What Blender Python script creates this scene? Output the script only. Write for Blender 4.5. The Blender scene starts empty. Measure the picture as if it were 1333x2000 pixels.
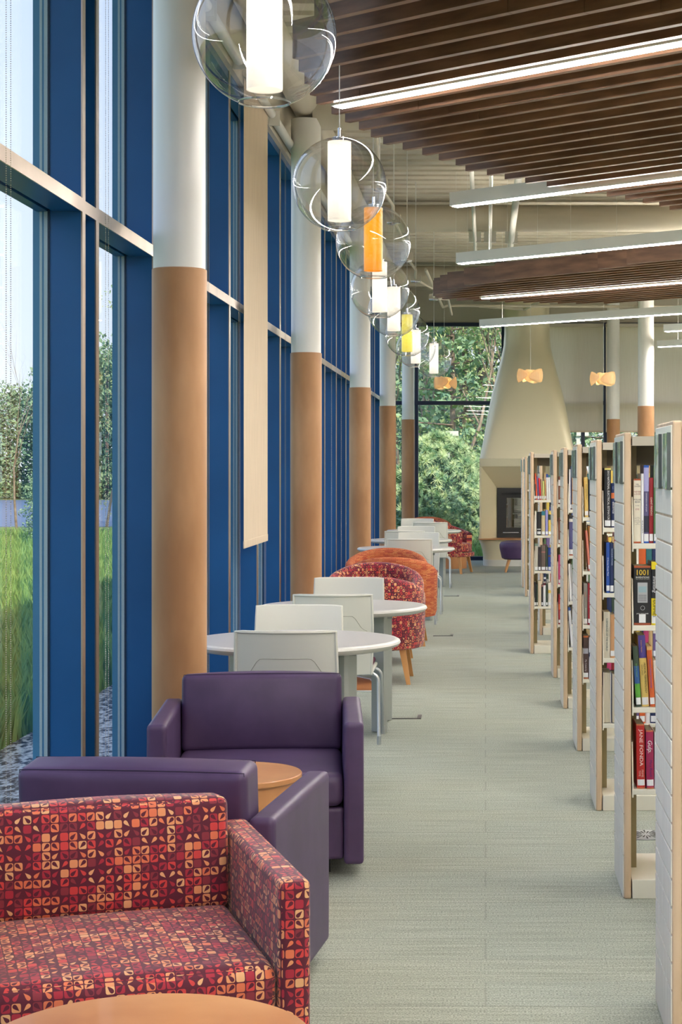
import bpy, math, random
from mathutils import Vector, Matrix
random.seed(7)
scn = bpy.context.scene
COL = scn.collection
PI = math.pi
R = math.radians

# ------------------------------------------------------------------ camera
F = 3500.0
CX, CY = 949.0, 912.0          # image point the lens axis falls on
EYE = 1.58
cam_d = bpy.data.cameras.new('camera')
cam = bpy.data.objects.new('camera', cam_d)
COL.objects.link(cam)
cam.location = (0, 0, EYE)
cam.rotation_euler = (PI / 2, 0, 0)
cam_d.sensor_fit = 'HORIZONTAL'
cam_d.sensor_width = 36
cam_d.lens = 36 * F / 1333
cam_d.shift_x = -(CX - 666.5) / 1333
cam_d.shift_y = (CY - 1000) / 1333
cam_d.clip_end = 500
scn.camera = cam

# ------------------------------------------------------------------ world, sun, exposure
scn.view_settings.view_transform = 'Standard'
scn.view_settings.look = 'None'
scn.view_settings.exposure = 0.5
scn.view_settings.gamma = 1
scn.view_settings.use_curve_mapping = False
scn.cycles.use_denoising = True
scn.cycles.max_bounces = 8
scn.cycles.diffuse_bounces = 5
scn.cycles.glossy_bounces = 5
scn.cycles.transmission_bounces = 6
scn.cycles.transparent_max_bounces = 24
scn.cycles.sample_clamp_indirect = 6
scn.cycles.caustics_reflective = False
scn.cycles.caustics_refractive = False
SKY = 1.3
SUN = 4.2
STRIP = 76.0
ADDED_UPLIGHT = 38.0  # strength of the upward glow added to brighten the ceiling
w = bpy.data.worlds.new('world'); scn.world = w; w.use_nodes = True
nt = w.node_tree; nt.nodes.clear()
wo = nt.nodes.new('ShaderNodeOutputWorld'); bg = nt.nodes.new('ShaderNodeBackground')
tc = nt.nodes.new('ShaderNodeTexCoord'); sp = nt.nodes.new('ShaderNodeSeparateXYZ')
rp = nt.nodes.new('ShaderNodeValToRGB')
nt.links.new(tc.outputs['Generated'], sp.inputs[0]); nt.links.new(sp.outputs['Z'], rp.inputs[0])
nt.links.new(rp.outputs[0], bg.inputs[0]); nt.links.new(bg.outputs[0], wo.inputs[0])
rp.color_ramp.elements[0].position = 0.0; rp.color_ramp.elements[0].color = (.72, .77, .86, 1)
rp.color_ramp.elements[1].position = 0.6; rp.color_ramp.elements[1].color = (.36, .50, .82, 1)
e = rp.color_ramp.elements.new(.18); e.color = (.60, .69, .90, 1)
bg.inputs[1].default_value = SKY
sd = bpy.data.lights.new('sun', 'SUN'); so = bpy.data.objects.new('sun', sd); COL.objects.link(so)
sd.energy = SUN; sd.angle = R(1.5); sd.color = (1, .86, .62)
so.rotation_euler = Vector((-.42, .62, -.70)).to_track_quat('-Z', 'Y').to_euler()
so.location = (8, -10, 12)

# ------------------------------------------------------------------ materials
def s2l(c):
    return tuple((x / 12.92 if x <= .04045 else ((x + .055) / 1.055) ** 2.4) for x in [v / 255 for v in c])

class N:
    def __init__(s, m):
        s.t = m.node_tree; s.n = s.t.nodes; s.l = s.t.links
    def new(s, k, **kw):
        n = s.n.new(k)
        for a, b in kw.items(): setattr(n, a, b)
        return n
    def link(s, a, b): s.l.new(a, b)
    def math(s, op, a, b=None, c=None):
        n = s.n.new('ShaderNodeMath'); n.operation = op
        for i, v in enumerate((a, b, c)):
            if v is None: continue
            if isinstance(v, (int, float)): n.inputs[i].default_value = v
            else: s.l.new(v, n.inputs[i])
        return n.outputs[0]
    def mix(s, f, a, b):
        n = s.n.new('ShaderNodeMix'); n.data_type = 'RGBA'
        for sock, v in ((n.inputs[0], f), (n.inputs[6], a), (n.inputs[7], b)):
            if isinstance(v, (int, float)): sock.default_value = v
            elif isinstance(v, tuple): sock.default_value = (*v[:3], 1)
            else: s.l.new(v, sock)
        return n.outputs[2]
    def ramp(s, f, stops, const=False):
        n = s.n.new('ShaderNodeValToRGB'); s.l.new(f, n.inputs[0])
        cr = n.color_ramp
        if const: cr.interpolation = 'CONSTANT'
        while len(cr.elements) < len(stops): cr.elements.new(.5)
        for e, (p, c) in zip(cr.elements, stops): e.position = p; e.color = (*c[:3], 1)
        return n.outputs[0]

MATS = {}
def mat(name, col=(200, 200, 200), rough=.5, metal=0.0, spec=.5, emit=0, ecol=None, coat=0, sheen=0, trans=0, lin=None):
    m = bpy.data.materials.new(name); m.use_nodes = True
    b = m.node_tree.nodes['Principled BSDF']
    c = lin or s2l(col)
    b.inputs['Base Color'].default_value = (*c, 1)
    b.inputs['Roughness'].default_value = rough
    b.inputs['Metallic'].default_value = metal
    b.inputs['Specular IOR Level'].default_value = spec
    if coat: b.inputs['Coat Weight'].default_value = coat
    if sheen: b.inputs['Sheen Weight'].default_value = sheen
    if emit:
        b.inputs['Emission Color'].default_value = (*(s2l(ecol) if ecol else c), 1)
        b.inputs['Emission Strength'].default_value = emit
    MATS[name] = m
    return m

def noise_col(m, c1, c2, scale=5, stretch=(1, 1, 1), detail=4, bump=0, bscale=None, bdist=.002, lo=.35, hi=.65, coord='Object'):
    k = N(m); b = k.n['Principled BSDF']
    tc = k.new('ShaderNodeTexCoord'); mp = k.new('ShaderNodeMapping'); mp.inputs['Scale'].default_value = stretch
    k.link(tc.outputs[coord], mp.inputs[0])
    ns = k.new('ShaderNodeTexNoise'); ns.inputs['Scale'].default_value = scale; ns.inputs['Detail'].default_value = detail
    k.link(mp.outputs[0], ns.inputs['Vector'])
    k.link(k.ramp(ns.outputs[0], [(lo, s2l(c1)), (hi, s2l(c2))]), b.inputs['Base Color'])
    if bump:
        n2 = k.new('ShaderNodeTexNoise'); n2.inputs['Scale'].default_value = bscale or scale * 3; n2.inputs['Detail'].default_value = 3
        k.link(mp.outputs[0], n2.inputs['Vector'])
        bp = k.new('ShaderNodeBump'); bp.inputs['Strength'].default_value = bump; bp.inputs['Distance'].default_value = bdist
        k.link(n2.outputs[0], bp.inputs['Height']); k.link(bp.outputs[0], b.inputs['Normal'])
    return m

mat('white_paint', (222, 222, 218), .4)
mat('column_paint', (244, 243, 240), .38)
noise_col(mat('ceiling_paint', (206, 198, 182), .6), (198, 190, 174), (210, 203, 188), 3)
mat('beam_paint', (200, 192, 176), .55)
mat('wall_paint', (226, 222, 212), .7)
mat('navy', (10, 32, 66), .4)
m = mat('window_blue', (14, 78, 134), .36, spec=.4)
noise_col(m, (12, 75, 130), (16, 82, 140), 2, bump=.02, bscale=60)
m = mat('mullion_cap', (186, 168, 152), .28, metal=.9)
noise_col(m, (176, 160, 146), (196, 178, 162), 4, (1, 1, .3))
mat('gasket', (12, 14, 16), .6)
mat('outer_metal', (186, 204, 206), .4)
mat('outer_teal', (70, 132, 168), .4)
mat('fixture_white', (228, 230, 228), .35)
mat('added_up_glow', (255, 250, 242), .5, emit=ADDED_UPLIGHT, ecol=(255, 244, 226))
mat('strip_glow', (255, 250, 242), .5, emit=STRIP, ecol=(255, 250, 243))
noise_col(mat('column_wood', (176, 128, 80), .5), (166, 118, 78), (198, 152, 110), 3.5, (1, 1, .35), 6, .05, 40)
noise_col(mat('slat_wood', (84, 56, 40), .42), (100, 68, 48), (134, 96, 70), 3, (1, 1, 6), 6)
noise_col(mat('maple', (222, 186, 146), .45), (200, 172, 142), (222, 196, 166), 9, (2, 2, .25), 5)
noise_col(mat('washed_face', (240, 235, 222), .45), (230, 225, 212), (246, 242, 230), 14, (1, 6, .3), 4)
mat('shelf_cream', (234, 230, 214), .3)
mat('canopy_grey', (190, 182, 166), .45)
mat('rail_brown', (106, 98, 82), .6)
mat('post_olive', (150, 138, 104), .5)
noise_col(mat('drum_wood', (196, 136, 78), .35, coat=.2), (182, 118, 68), (208, 148, 96), 2.5, (1, 1, .4), 6)
noise_col(mat('table_leg_wood', (204, 146, 84), .4), (190, 130, 70), (216, 160, 98), 8, (1, 1, .2), 4)
noise_col(mat('purple_leather', (76, 56, 92), .42, spec=.45), (71, 52, 86), (82, 62, 98), 6, bump=.12, bscale=260, bdist=.0006)
mat('purple_seam', (40, 28, 55), .7)
mat('table_top', (196, 192, 190), .3)
mat('table_edge', (214, 212, 206), .3)
mat('table_leg', (168, 172, 168), .38, metal=.25)
mat('chair_plastic', (228, 226, 214), .38)
mat('chair_groove', (168, 164, 148), .6)
noise_col(mat('plum_fabric', (86, 24, 56), .85), (66, 16, 44), (110, 36, 70), 30)
mat('chrome', (205, 208, 212), .2, metal=1)
mat('satin_steel', (196, 200, 204), .32, metal=.85)
mat('dark_steel', (70, 70, 70), .4, metal=.5)
mat('hood_paint', (232, 222, 192), .34, metal=.3)
mat('hearth_paint', (220, 211, 180), .55)
mat('plinth_paint', (214, 214, 206), .5)
mat('black_iron', (28, 29, 31), .45)
mat('black_gap', (6, 6, 7), .6)
noise_col(mat('log_bark', (70, 56, 44), .9), (44, 34, 26), (110, 92, 74), 20)
noise_col(mat('carpet', (168, 172, 158), .95), (1, 1, 1), (2, 2, 2))
mat('page_paper', (226, 218, 196), .8)
mat('label_white', (238, 240, 242), .5)
mat('sprinkler', (180, 178, 170), .5)
mat('cord_white', (222, 222, 220), .5)
mat('bead', (196, 186, 168), .35)
mat('asphalt', (96, 116, 150), .5)
noise_col(mat('grass_ground', (84, 120, 56), .95), (60, 96, 44), (130, 150, 78), .8, lo=.4, hi=.62)
noise_col(mat('grass_blade', (104, 150, 70), .8), (84, 136, 72), (152, 184, 106), .7, lo=.38, hi=.62)
noise_col(mat('gravel', (120, 126, 134), .9), (50, 60, 72), (206, 212, 222), 32, (1, .45, 1), detail=2, bump=.5, bscale=34, bdist=.02, lo=.4, hi=.6)
noise_col(mat('bark', (92, 82, 76), .9), (92, 80, 76), (168, 148, 136), 4)
noise_col(mat('bark_pale', (150, 134, 120), .9), (120, 104, 92), (176, 160, 146), 4)
noise_col(mat('leaf_dark', (58, 88, 62), .8), (98, 136, 112), (156, 184, 142), .9, lo=.4, hi=.6)
noise_col(mat('leaf_spring', (118, 140, 78), .8), (142, 170, 118), (208, 212, 152), .8, lo=.4, hi=.6)
noise_col(mat('needle', (92, 134, 108), .7), (104, 150, 106), (208, 226, 176), 5, lo=.38, hi=.62)
noise_col(mat('sign_green', (120, 170, 130), .2, coat=.6), (74, 160, 84), (196, 218, 208), 9, (1, 1, 1.6), 2, lo=.42, hi=.58)
mat('sign_edge', (78, 86, 88), .5)

# carpet: woven planks with streaks running across the aisle
m = MATS['carpet']; k = N(m); k.n.clear()
out = k.new('ShaderNodeOutputMaterial'); b = k.new('ShaderNodeBsdfPrincipled'); k.link(b.outputs[0], out.inputs[0])
b.inputs['Roughness'].default_value = .95; b.inputs['Specular IOR Level'].default_value = .15
tcn = k.new('ShaderNodeTexCoord')
mp = k.new('ShaderNodeMapping'); mp.inputs['Scale'].default_value = (1.2, 26, 1); k.link(tcn.outputs['Object'], mp.inputs[0])
n1 = k.new('ShaderNodeTexNoise'); n1.inputs['Scale'].default_value = 2.2; n1.inputs['Detail'].default_value = 6; k.link(mp.outputs[0], n1.inputs[0])
n2 = k.new('ShaderNodeTexNoise'); n2.inputs['Scale'].default_value = 170; n2.inputs['Detail'].default_value = 2; k.link(tcn.outputs['Object'], n2.inputs[0])
br = k.new('ShaderNodeTexBrick'); br.inputs['Scale'].default_value = 1; br.inputs['Mortar Size'].default_value = .0035
br.inputs['Brick Width'].default_value = 60.0; br.inputs['Row Height'].default_value = .25; br.offset = .37
br.inputs['Color1'].default_value = (0, 0, 0, 1); br.inputs['Color2'].default_value = (1, 1, 1, 1); br.inputs['Mortar'].default_value = (.5, .5, .5, 1)
k.link(tcn.outputs['Object'], br.inputs[0])
c = k.ramp(n1.outputs[0], [(.3, s2l((168, 172, 160))), (.7, s2l((198, 200, 190)))])
c = k.mix(k.math('MULTIPLY', br.outputs[0], .3), c, s2l((176, 186, 182)))
c2 = k.ramp(n2.outputs[0], [(.36, s2l((112, 120, 110))), (.6, s2l((236, 238, 228)))])
mx = k.new('ShaderNodeMix'); mx.data_type = 'RGBA'; mx.blend_type = 'MULTIPLY'; mx.inputs[0].default_value = .6
k.link(c, mx.inputs[6]); k.link(c2, mx.inputs[7])
c = k.mix(k.math('MULTIPLY', br.outputs['Fac'], .22), mx.outputs[2], s2l((84, 88, 80)))
k.link(c, b.inputs['Base Color'])
bp = k.new('ShaderNodeBump'); bp.inputs['Strength'].default_value = .6; bp.inputs['Distance'].default_value = .004
k.link(n2.outputs[0], bp.inputs['Height']); k.link(bp.outputs[0], b.inputs['Normal'])

# window glass / globe glass : clear pane with angle dependent reflection
def glass(name, base, power, scale, tint=(1, 1, 1), rough=0.0):
    m = bpy.data.materials.new(name); m.use_nodes = True; MATS[name] = m
    k = N(m); k.n.clear()
    out = k.new('ShaderNodeOutputMaterial'); tr = k.new('ShaderNodeBsdfTransparent'); tr.inputs[0].default_value = (*tint, 1)
    gl = k.new('ShaderNodeBsdfGlossy'); gl.inputs['Roughness'].default_value = rough
    lw = k.new('ShaderNodeLayerWeight'); lw.inputs[0].default_value = .5
    f = k.math('ADD', k.math('MULTIPLY', k.math('POWER', lw.outputs['Facing'], power), scale), base)
    f = k.math('MINIMUM', f, 1.0)
    ms = k.new('ShaderNodeMixShader'); k.link(f, ms.inputs[0]); k.link(tr.outputs[0], ms.inputs[1]); k.link(gl.outputs[0], ms.inputs[2])
    k.link(ms.outputs[0], out.inputs[0])
    return m
glass('window_glass', .03, 5, .5, (.95, .97, .96))
glass('globe_glass', .09, 2.8, .9, (.98, .985, .99))
glass('rim_glass', .45, 2, .5, (.95, .96, .98), .05)
glass('fire_glass', .25, 4, .6, (.5, .55, .55))

# roller shade cloth and wood veneer let light through
def cloth(name, col, tl=.4, alpha=0.0, ncol=None):
    m = bpy.data.materials.new(name); m.use_nodes = True; MATS[name] = m
    k = N(m); k.n.clear()
    out = k.new('ShaderNodeOutputMaterial'); d = k.new('ShaderNodeBsdfDiffuse'); t = k.new('ShaderNodeBsdfTranslucent')
    ms = k.new('ShaderNodeMixShader'); ms.inputs[0].default_value = tl
    tc = k.new('ShaderNodeTexCoord'); mp = k.new('ShaderNodeMapping'); mp.inputs['Scale'].default_value = (40, 40, 1.2)
    ns = k.new('ShaderNodeTexNoise'); ns.inputs['Scale'].default_value = 3; k.link(tc.outputs['Object'], mp.inputs[0]); k.link(mp.outputs[0], ns.inputs[0])
    cc = k.ramp(ns.outputs[0], [(.35, s2l(col)), (.65, s2l(ncol or tuple(min(255, x + 12) for x in col)))])
    k.link(cc, d.inputs[0]); k.link(cc, t.inputs[0])
    k.link(d.outputs[0], ms.inputs[1]); k.link(t.outputs[0], ms.inputs[2])
    if alpha:
        tr = k.new('ShaderNodeBsdfTransparent'); m2 = k.new('ShaderNodeMixShader'); m2.inputs[0].default_value = alpha
        k.link(ms.outputs[0], m2.inputs[1]); k.link(tr.outputs[0], m2.inputs[2]); k.link(m2.outputs[0], out.inputs[0])
    else: k.link(ms.outputs[0], out.inputs[0])
    return m
cloth('shade_cloth', (226, 208, 186), .15)
cloth('screen_cloth', (246, 236, 220), .6, .06, (250, 241, 226))
cloth('veneer', (250, 226, 188), .5)

# glowing frosted cylinders
def frosted(name, col, st, edge):
    m = bpy.data.materials.new(name); m.use_nodes = True; MATS[name] = m
    k = N(m); b = k.n['Principled BSDF']; b.inputs['Base Color'].default_value = (*[v * .35 for v in s2l(col)], 1); b.inputs['Roughness'].default_value = .3
    tc = k.new('ShaderNodeTexCoord'); sp = k.new('ShaderNodeSeparateXYZ'); k.link(tc.outputs['Object'], sp.inputs[0])
    # the bulb sits high in the tube, so the opal glass glows less towards its open end
    mr = k.new('ShaderNodeMapRange'); mr.inputs[1].default_value = -.19; mr.inputs[2].default_value = -.04; mr.inputs[3].default_value = edge; mr.inputs[4].default_value = st
    k.link(sp.outputs[2], mr.inputs[0])
    b.inputs['Emission Color'].default_value = (*s2l(col), 1)
    k.link(mr.outputs[0], b.inputs['Emission Strength'])
frosted('opal_white', (255, 243, 222), 1.05, .52)
frosted('opal_orange', (255, 158, 6), .8, .5)
frosted('opal_yellow', (244, 224, 84), .8, .55)
mat('warm_bulb', (255, 214, 140), .5, emit=30, ecol=(255, 228, 184))

# patterned upholstery on UVs laid out in metres
def flower_fabric():
    m = bpy.data.materials.new('flower_fabric'); m.use_nodes = True; MATS['flower_fabric'] = m
    k = N(m); b = k.n['Principled BSDF']; b.inputs['Roughness'].default_value = .8
    b.inputs['Sheen Weight'].default_value = .25
    uv = k.new('ShaderNodeUVMap'); sp = k.new('ShaderNodeSeparateXYZ'); k.link(uv.outputs[0], sp.inputs[0])
    P = 1 / .0232
    X = k.math('MULTIPLY', sp.outputs[0], P); Y = k.math('MULTIPLY', sp.outputs[1], P)
    cx = k.math('FLOOR', X); cy = k.math('FLOOR', Y)
    fx = k.math('SUBTRACT', k.math('FRACT', X), .5); fy = k.math('SUBTRACT', k.math('FRACT', Y), .5)
    px = k.math('FLOORED_MODULO', cx, 2.0); py = k.math('FLOORED_MODULO', cy, 2.0)
    sx = k.math('SUBTRACT', k.math('MULTIPLY', px, 2), 1); sy = k.math('SUBTRACT', k.math('MULTIPLY', py, 2), 1)
    gx = k.math('MULTIPLY', fx, sx); gy = k.math('MULTIPLY', fy, sy)      # flower centre towards (-,-)
    u = k.math('MULTIPLY', k.math('ADD', gx, gy), .7071); v = k.math('MULTIPLY', k.math('SUBTRACT', gx, gy), .7071)
    # leaf : widest outward, pointed to the flower's middle
    hw = k.math('MULTIPLY', k.math('ADD', k.math('MULTIPLY', u, .34), .165), 1.0)
    lf = k.math('ADD', k.math('POWER', k.math('ABSOLUTE', k.math('DIVIDE', u, .43)), 2.0), k.math('POWER', k.math('ABSOLUTE', k.math('DIVIDE', v, k.math('MAXIMUM', hw, .02))), 2.0))
    leaf = k.math('LESS_THAN', lf, 1.0)
    sq = k.math('LESS_THAN', k.math('ADD', k.math('POWER', k.math('ABSOLUTE', k.math('DIVIDE', fx, .445)), 5.0), k.math('POWER', k.math('ABSOLUTE', k.math('DIVIDE', fy, .445)), 5.0)), 1.0)
    cb = k.new('ShaderNodeCombineXYZ'); k.link(cx, cb.inputs[0]); k.link(cy, cb.inputs[1])
    wn = k.new('ShaderNodeTexWhiteNoise'); k.link(cb.outputs[0], wn.inputs[0])
    cb2 = k.new('ShaderNodeCombineXYZ'); k.link(cy, cb2.inputs[0]); k.link(cx, cb2.inputs[1]); cb2.inputs[2].default_value = 9
    wn2 = k.new('ShaderNodeTexWhiteNoise'); k.link(cb2.outputs[0], wn2.inputs[0])
    col = k.ramp(wn.outputs[0], [(0, s2l((228, 152, 104))), (.18, s2l((222, 118, 80))), (.34, s2l((208, 62, 62))), (.54, s2l((168, 34, 56))), (.76, s2l((134, 40, 56))), (.90, s2l((230, 174, 124)))], True)
    dark = s2l((88, 12, 40))
    typ = wn2.outputs[0]
    isleaf = k.math('LESS_THAN', typ, .36)                      # coloured leaf on dark
    plain = k.math('GREATER_THAN', typ, .86)                    # plain block
    inv = k.math('MULTIPLY', sq, k.math('SUBTRACT', 1.0, k.math('MULTIPLY', leaf, k.math('SUBTRACT', 1.0, plain))))
    f = k.math('ADD', k.math('MULTIPLY', isleaf, leaf), k.math('MULTIPLY', k.math('SUBTRACT', 1.0, isleaf), inv))
    k.link(k.mix(f, dark, col), b.inputs['Base Color'])
    ns = k.new('ShaderNodeTexNoise'); ns.inputs['Scale'].default_value = 900; k.link(uv.outputs[0], ns.inputs[0])
    bp = k.new('ShaderNodeBump'); bp.inputs['Strength'].default_value = .25; bp.inputs['Distance'].default_value = .001
    k.link(ns.outputs[0], bp.inputs['Height']); k.link(bp.outputs[0], b.inputs['Normal'])
flower_fabric()
def brick_fabric(name, c1, c2, c3):
    m = bpy.data.materials.new(name); m.use_nodes = True; MATS[name] = m
    k = N(m); b = k.n['Principled BSDF']; b.inputs['Roughness'].default_value = .85
    uv = k.new('ShaderNodeUVMap')
    br = k.new('ShaderNodeTexBrick'); br.inputs['Scale'].default_value = 1; br.inputs['Brick Width'].default_value = .06
    br.inputs['Row Height'].default_value = .011; br.inputs['Mortar Size'].default_value = .0014; br.offset = .3
    k.link(uv.outputs[0], br.inputs[0]); br.inputs['Color1'].default_value = (0, 0, 0, 1); br.inputs['Color2'].default_value = (1, 1, 1, 1)
    br.inputs['Mortar'].default_value = (0, 0, 0, 1)
    cc = k.ramp(br.outputs[0], [(0, s2l(c1)), (.5, s2l(c2)), (1, s2l(c3))])
    k.link(k.mix(k.math('MULTIPLY', br.outputs['Fac'], .7), cc, s2l((110, 40, 34))), b.inputs['Base Color'])
brick_fabric('brick_fabric', (176, 78, 52), (206, 112, 66), (214, 140, 84))

# ------------------------------------------------------------------ mesh builder
class MB:
    def __init__(s): s.v = []; s.f = []; s.m = []; s.cur = 0
    def add(s, vs, fs):
        o = len(s.v); s.v += [tuple(v) for v in vs]; s.f += [tuple(i + o for i in f) for f in fs]; s.m += [s.cur] * len(fs); return s
    def box(s, x0, x1, y0, y1, z0, z1):
        vs = [(x, y, z) for x in (x0, x1) for y in (y0, y1) for z in (z0, z1)]
        return s.add(vs, [(0, 1, 3, 2), (4, 6, 7, 5), (0, 4, 5, 1), (2, 3, 7, 6), (0, 2, 6, 4), (1, 5, 7, 3)])
    def soft(s, x0, x1, y0, y1, z0, z1, r=.01, n=0, puff=(0, 0, 0), mtx=None, rs=2):
        h = [(x1 - x0) / 2, (y1 - y0) / 2, (z1 - z0) / 2]; c = [(x1 + x0) / 2, (y1 + y0) / 2, (z1 + z0) / 2]
        r = min(r, min(h) * .999)
        def line(hh):
            a = [-hh + r * t for t in ([0, 1] if rs == 1 else ([0, .35, 1] if rs == 2 else [0, .15, .4, .7, 1]))]
            a = a + ([-hh + r * 1.35] if hh - r * 1.35 > r * .3 else [])
            st = -a[-1]
            mid = [-st + 2 * st * (i + 1) / (n + 1) for i in range(n)]
            return a + mid + [-t for t in reversed(a)]
        L = [line(q) for q in h]
        idx = {}; vs = []; fs = []
        def P(p):
            key = tuple(round(q, 6) for q in p)
            if key in idx: return idx[key]
            q = [max(-(h[i] - r), min(h[i] - r, p[i])) for i in range(3)]
            d = Vector([p[i] - q[i] for i in range(3)])
            if d.length > 1e-9: d = d.normalized() * r
            o = [q[i] + d[i] for i in range(3)]
            for ax in range(3):
                if puff[ax] and abs(p[ax]) > h[ax] - r * .5:
                    a, b = [j for j in range(3) if j != ax]
                    o[ax] += math.copysign(puff[ax] * (1 - (p[a] / h[a]) ** 2) * (1 - (p[b] / h[b]) ** 2), p[ax])
            o = Vector([o[i] + c[i] for i in range(3)])
            if mtx: o = mtx @ o
            idx[key] = len(vs); vs.append(tuple(o)); return idx[key]
        for ax in range(3):
            a, b = [(1, 2), (2, 0), (0, 1)][ax]
            for sg in (-1, 1):
                for i in range(len(L[a]) - 1):
                    for j in range(len(L[b]) - 1):
                        q = []
                        for (ii, jj) in ((i, j), (i + 1, j), (i + 1, j + 1), (i, j + 1)):
                            p = [0, 0, 0]; p[ax] = sg * h[ax]; p[a] = L[a][ii]; p[b] = L[b][jj]; q.append(P(p))
                        fs.append(tuple(q) if sg > 0 else tuple(reversed(q)))
        return s.add(vs, fs)
    def lathe(s, prof, c=(0, 0, 0), n=32, a0=0, a1=2 * PI, close=True):
        full = abs(a1 - a0 - 2 * PI) < 1e-6; k = n if full else n + 1
        vs = []; fs = []
        for i in range(k):
            a = a0 + (a1 - a0) * i / n
            for (r, z) in prof: vs.append((c[0] + r * math.cos(a), c[1] + r * math.sin(a), c[2] + z))
        P = len(prof)
        for i in range(n):
            j = (i + 1) % k
            for q in range(P - 1):
                fs.append((i * P + q, j * P + q, j * P + q + 1, i * P + q + 1))
        return s.add(vs, fs)
    def cyl(s, x, y, z0, z1, r, n=24, r2=None):
        r2 = r if r2 is None else r2
        return s.lathe([(0, z0), (r, z0), (r2, z1), (0, z1)], (x, y, 0), n)
    def tube(s, pts, r, n=8, caps=True):
        pts = [Vector(p) for p in pts]; K = len(pts)
        rr = r if isinstance(r, (list, tuple)) else [r] * K
        vs = []; fs = []
        t0 = (pts[1] - pts[0]).normalized()
        up = Vector((0, 0, 1)) if abs(t0.z) < .9 else Vector((1, 0, 0))
        nx = t0.cross(up).normalized()
        for i, p in enumerate(pts):
            t = (pts[min(i + 1, K - 1)] - pts[max(i - 1, 0)]).normalized()
            nx = (nx - t * nx.dot(t)).normalized(); ny = t.cross(nx)
            for a in range(n):
                q = 2 * PI * a / n
                vs.append(tuple(p + (nx * math.cos(q) + ny * math.sin(q)) * rr[i]))
        for i in range(K - 1):
            for a in range(n):
                b = (a + 1) % n
                fs.append((i * n + a, i * n + b, (i + 1) * n + b, (i + 1) * n + a))
        if caps: fs.append(tuple(reversed(range(n)))); fs.append(tuple((K - 1) * n + a for a in range(n)))
        return s.add(vs, fs)
    def prism(s, poly, z0, z1):
        n = len(poly); vs = [(x, y, z0) for x, y in poly] + [(x, y, z1) for x, y in poly]
        return s.add(vs, [tuple(reversed(range(n))), tuple(range(n, 2 * n))] + [(i, (i + 1) % n, (i + 1) % n + n, i + n) for i in range(n)])
    def loft(s, secs, cap=True):
        n = len(secs[0]); vs = [p for q in secs for p in q]; fs = []
        for i in range(len(secs) - 1):
            for a in range(n):
                b = (a + 1) % n; fs.append((i * n + a, i * n + b, (i + 1) * n + b, (i + 1) * n + a))
        if cap: fs.append(tuple(reversed(range(n)))); fs.append(tuple((len(secs) - 1) * n + a for a in range(n)))
        return s.add(vs, fs)
    def xf(s, mtx, i0=0):
        for i in range(i0, len(s.v)): s.v[i] = tuple(mtx @ Vector(s.v[i]))
        return s
    def mesh(s, name, mats, uv=False, sharp=38):
        me = bpy.data.meshes.new(name); me.from_pydata(s.v, [], s.f)
        if isinstance(mats, str): mats = [mats]
        for q in mats: me.materials.append(MATS[q])
        me.polygons.foreach_set('use_smooth', [True] * len(s.f))
        if len(mats) > 1: me.polygons.foreach_set('material_index', s.m)
        if uv:
            L = me.uv_layers.new(name='UVMap')
            for p in me.polygons:
                nn = p.normal; ax = max(range(3), key=lambda i: abs(nn[i]))
                for li in p.loop_indices:
                    co = me.vertices[me.loops[li].vertex_index].co
                    L.data[li].uv = ((co.y, co.z) if ax == 0 else ((co.x, co.z) if ax == 1 else (co.x, co.y)))
        if uv == 'cyl':
            L = me.uv_layers[0]
            for p in me.polygons:
                c = p.center; a0 = math.atan2(c.y, c.x)
                for li in p.loop_indices:
                    co = me.vertices[me.loops[li].vertex_index].co
                    if abs(p.normal.z) < .7:
                        a = math.atan2(co.y, co.x)
                        while a - a0 > PI: a -= 2 * PI
                        while a - a0 < -PI: a += 2 * PI
                        L.data[li].uv = (a * .38, co.z)
                    else: L.data[li].uv = (co.x, co.y)
        me.update()
        if sharp: me.set_sharp_from_angle(angle=R(sharp))
        return me
    def build(s, name, mats, parent=None, uv=False, loc=None, sharp=38):
        o = bpy.data.objects.new(name, s.mesh(name, mats, uv, sharp)); COL.objects.link(o)
        if parent is not None: o.parent = parent
        if loc is not None: o.location = loc
        return o

def tag(o, label, cat=None, group=None, kind=None):
    if label: o['label'] = label
    if cat: o['category'] = cat
    if group: o['group'] = group
    if kind: o['kind'] = kind
    return o
def thing(name, label, cat, loc=(0, 0, 0), rz=0, group=None):
    o = bpy.data.objects.new(name, None); COL.objects.link(o); o.location = loc; o.rotation_euler = (0, 0, rz)
    o.empty_display_size = .1
    return tag(o, label, cat, group)
def struct(o): o['kind'] = 'structure'; return o
def children(o): return [c for c in list(o.children)]
def dup(root, loc=None, rz=None, label=None, group=None, scale=None):
    def rec(o, par):
        c = o.copy(); COL.objects.link(c)
        if par is not None: c.parent = par
        for ch in children(o): rec(ch, c)
        return c
    r = rec(root, None)
    if loc is not None: r.location = loc
    if rz is not None: r.rotation_euler = (0, 0, rz)
    if label: r['label'] = label
    if group: r['group'] = group
    if scale: r.scale = scale
    return r
def arc(c, r, a0, a1, n, plane='xz'):
    o = []
    for i in range(n + 1):
        a = a0 + (a1 - a0) * i / n
        if plane == 'xz': o.append((c[0] + r * math.cos(a), c[1], c[2] + r * math.sin(a)))
        elif plane == 'yz': o.append((c[0], c[1] + r * math.cos(a), c[2] + r * math.sin(a)))
        else: o.append((c[0] + r * math.cos(a), c[1] + r * math.sin(a), c[2]))
    return o
ORD = ['first', 'second', 'third', 'fourth', 'fifth', 'sixth', 'seventh', 'eighth', 'ninth', 'tenth', 'eleventh', 'twelfth', 'thirteenth', 'fourteenth', 'fifteenth', 'sixteenth', 'seventeenth', 'eighteenth']

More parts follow.
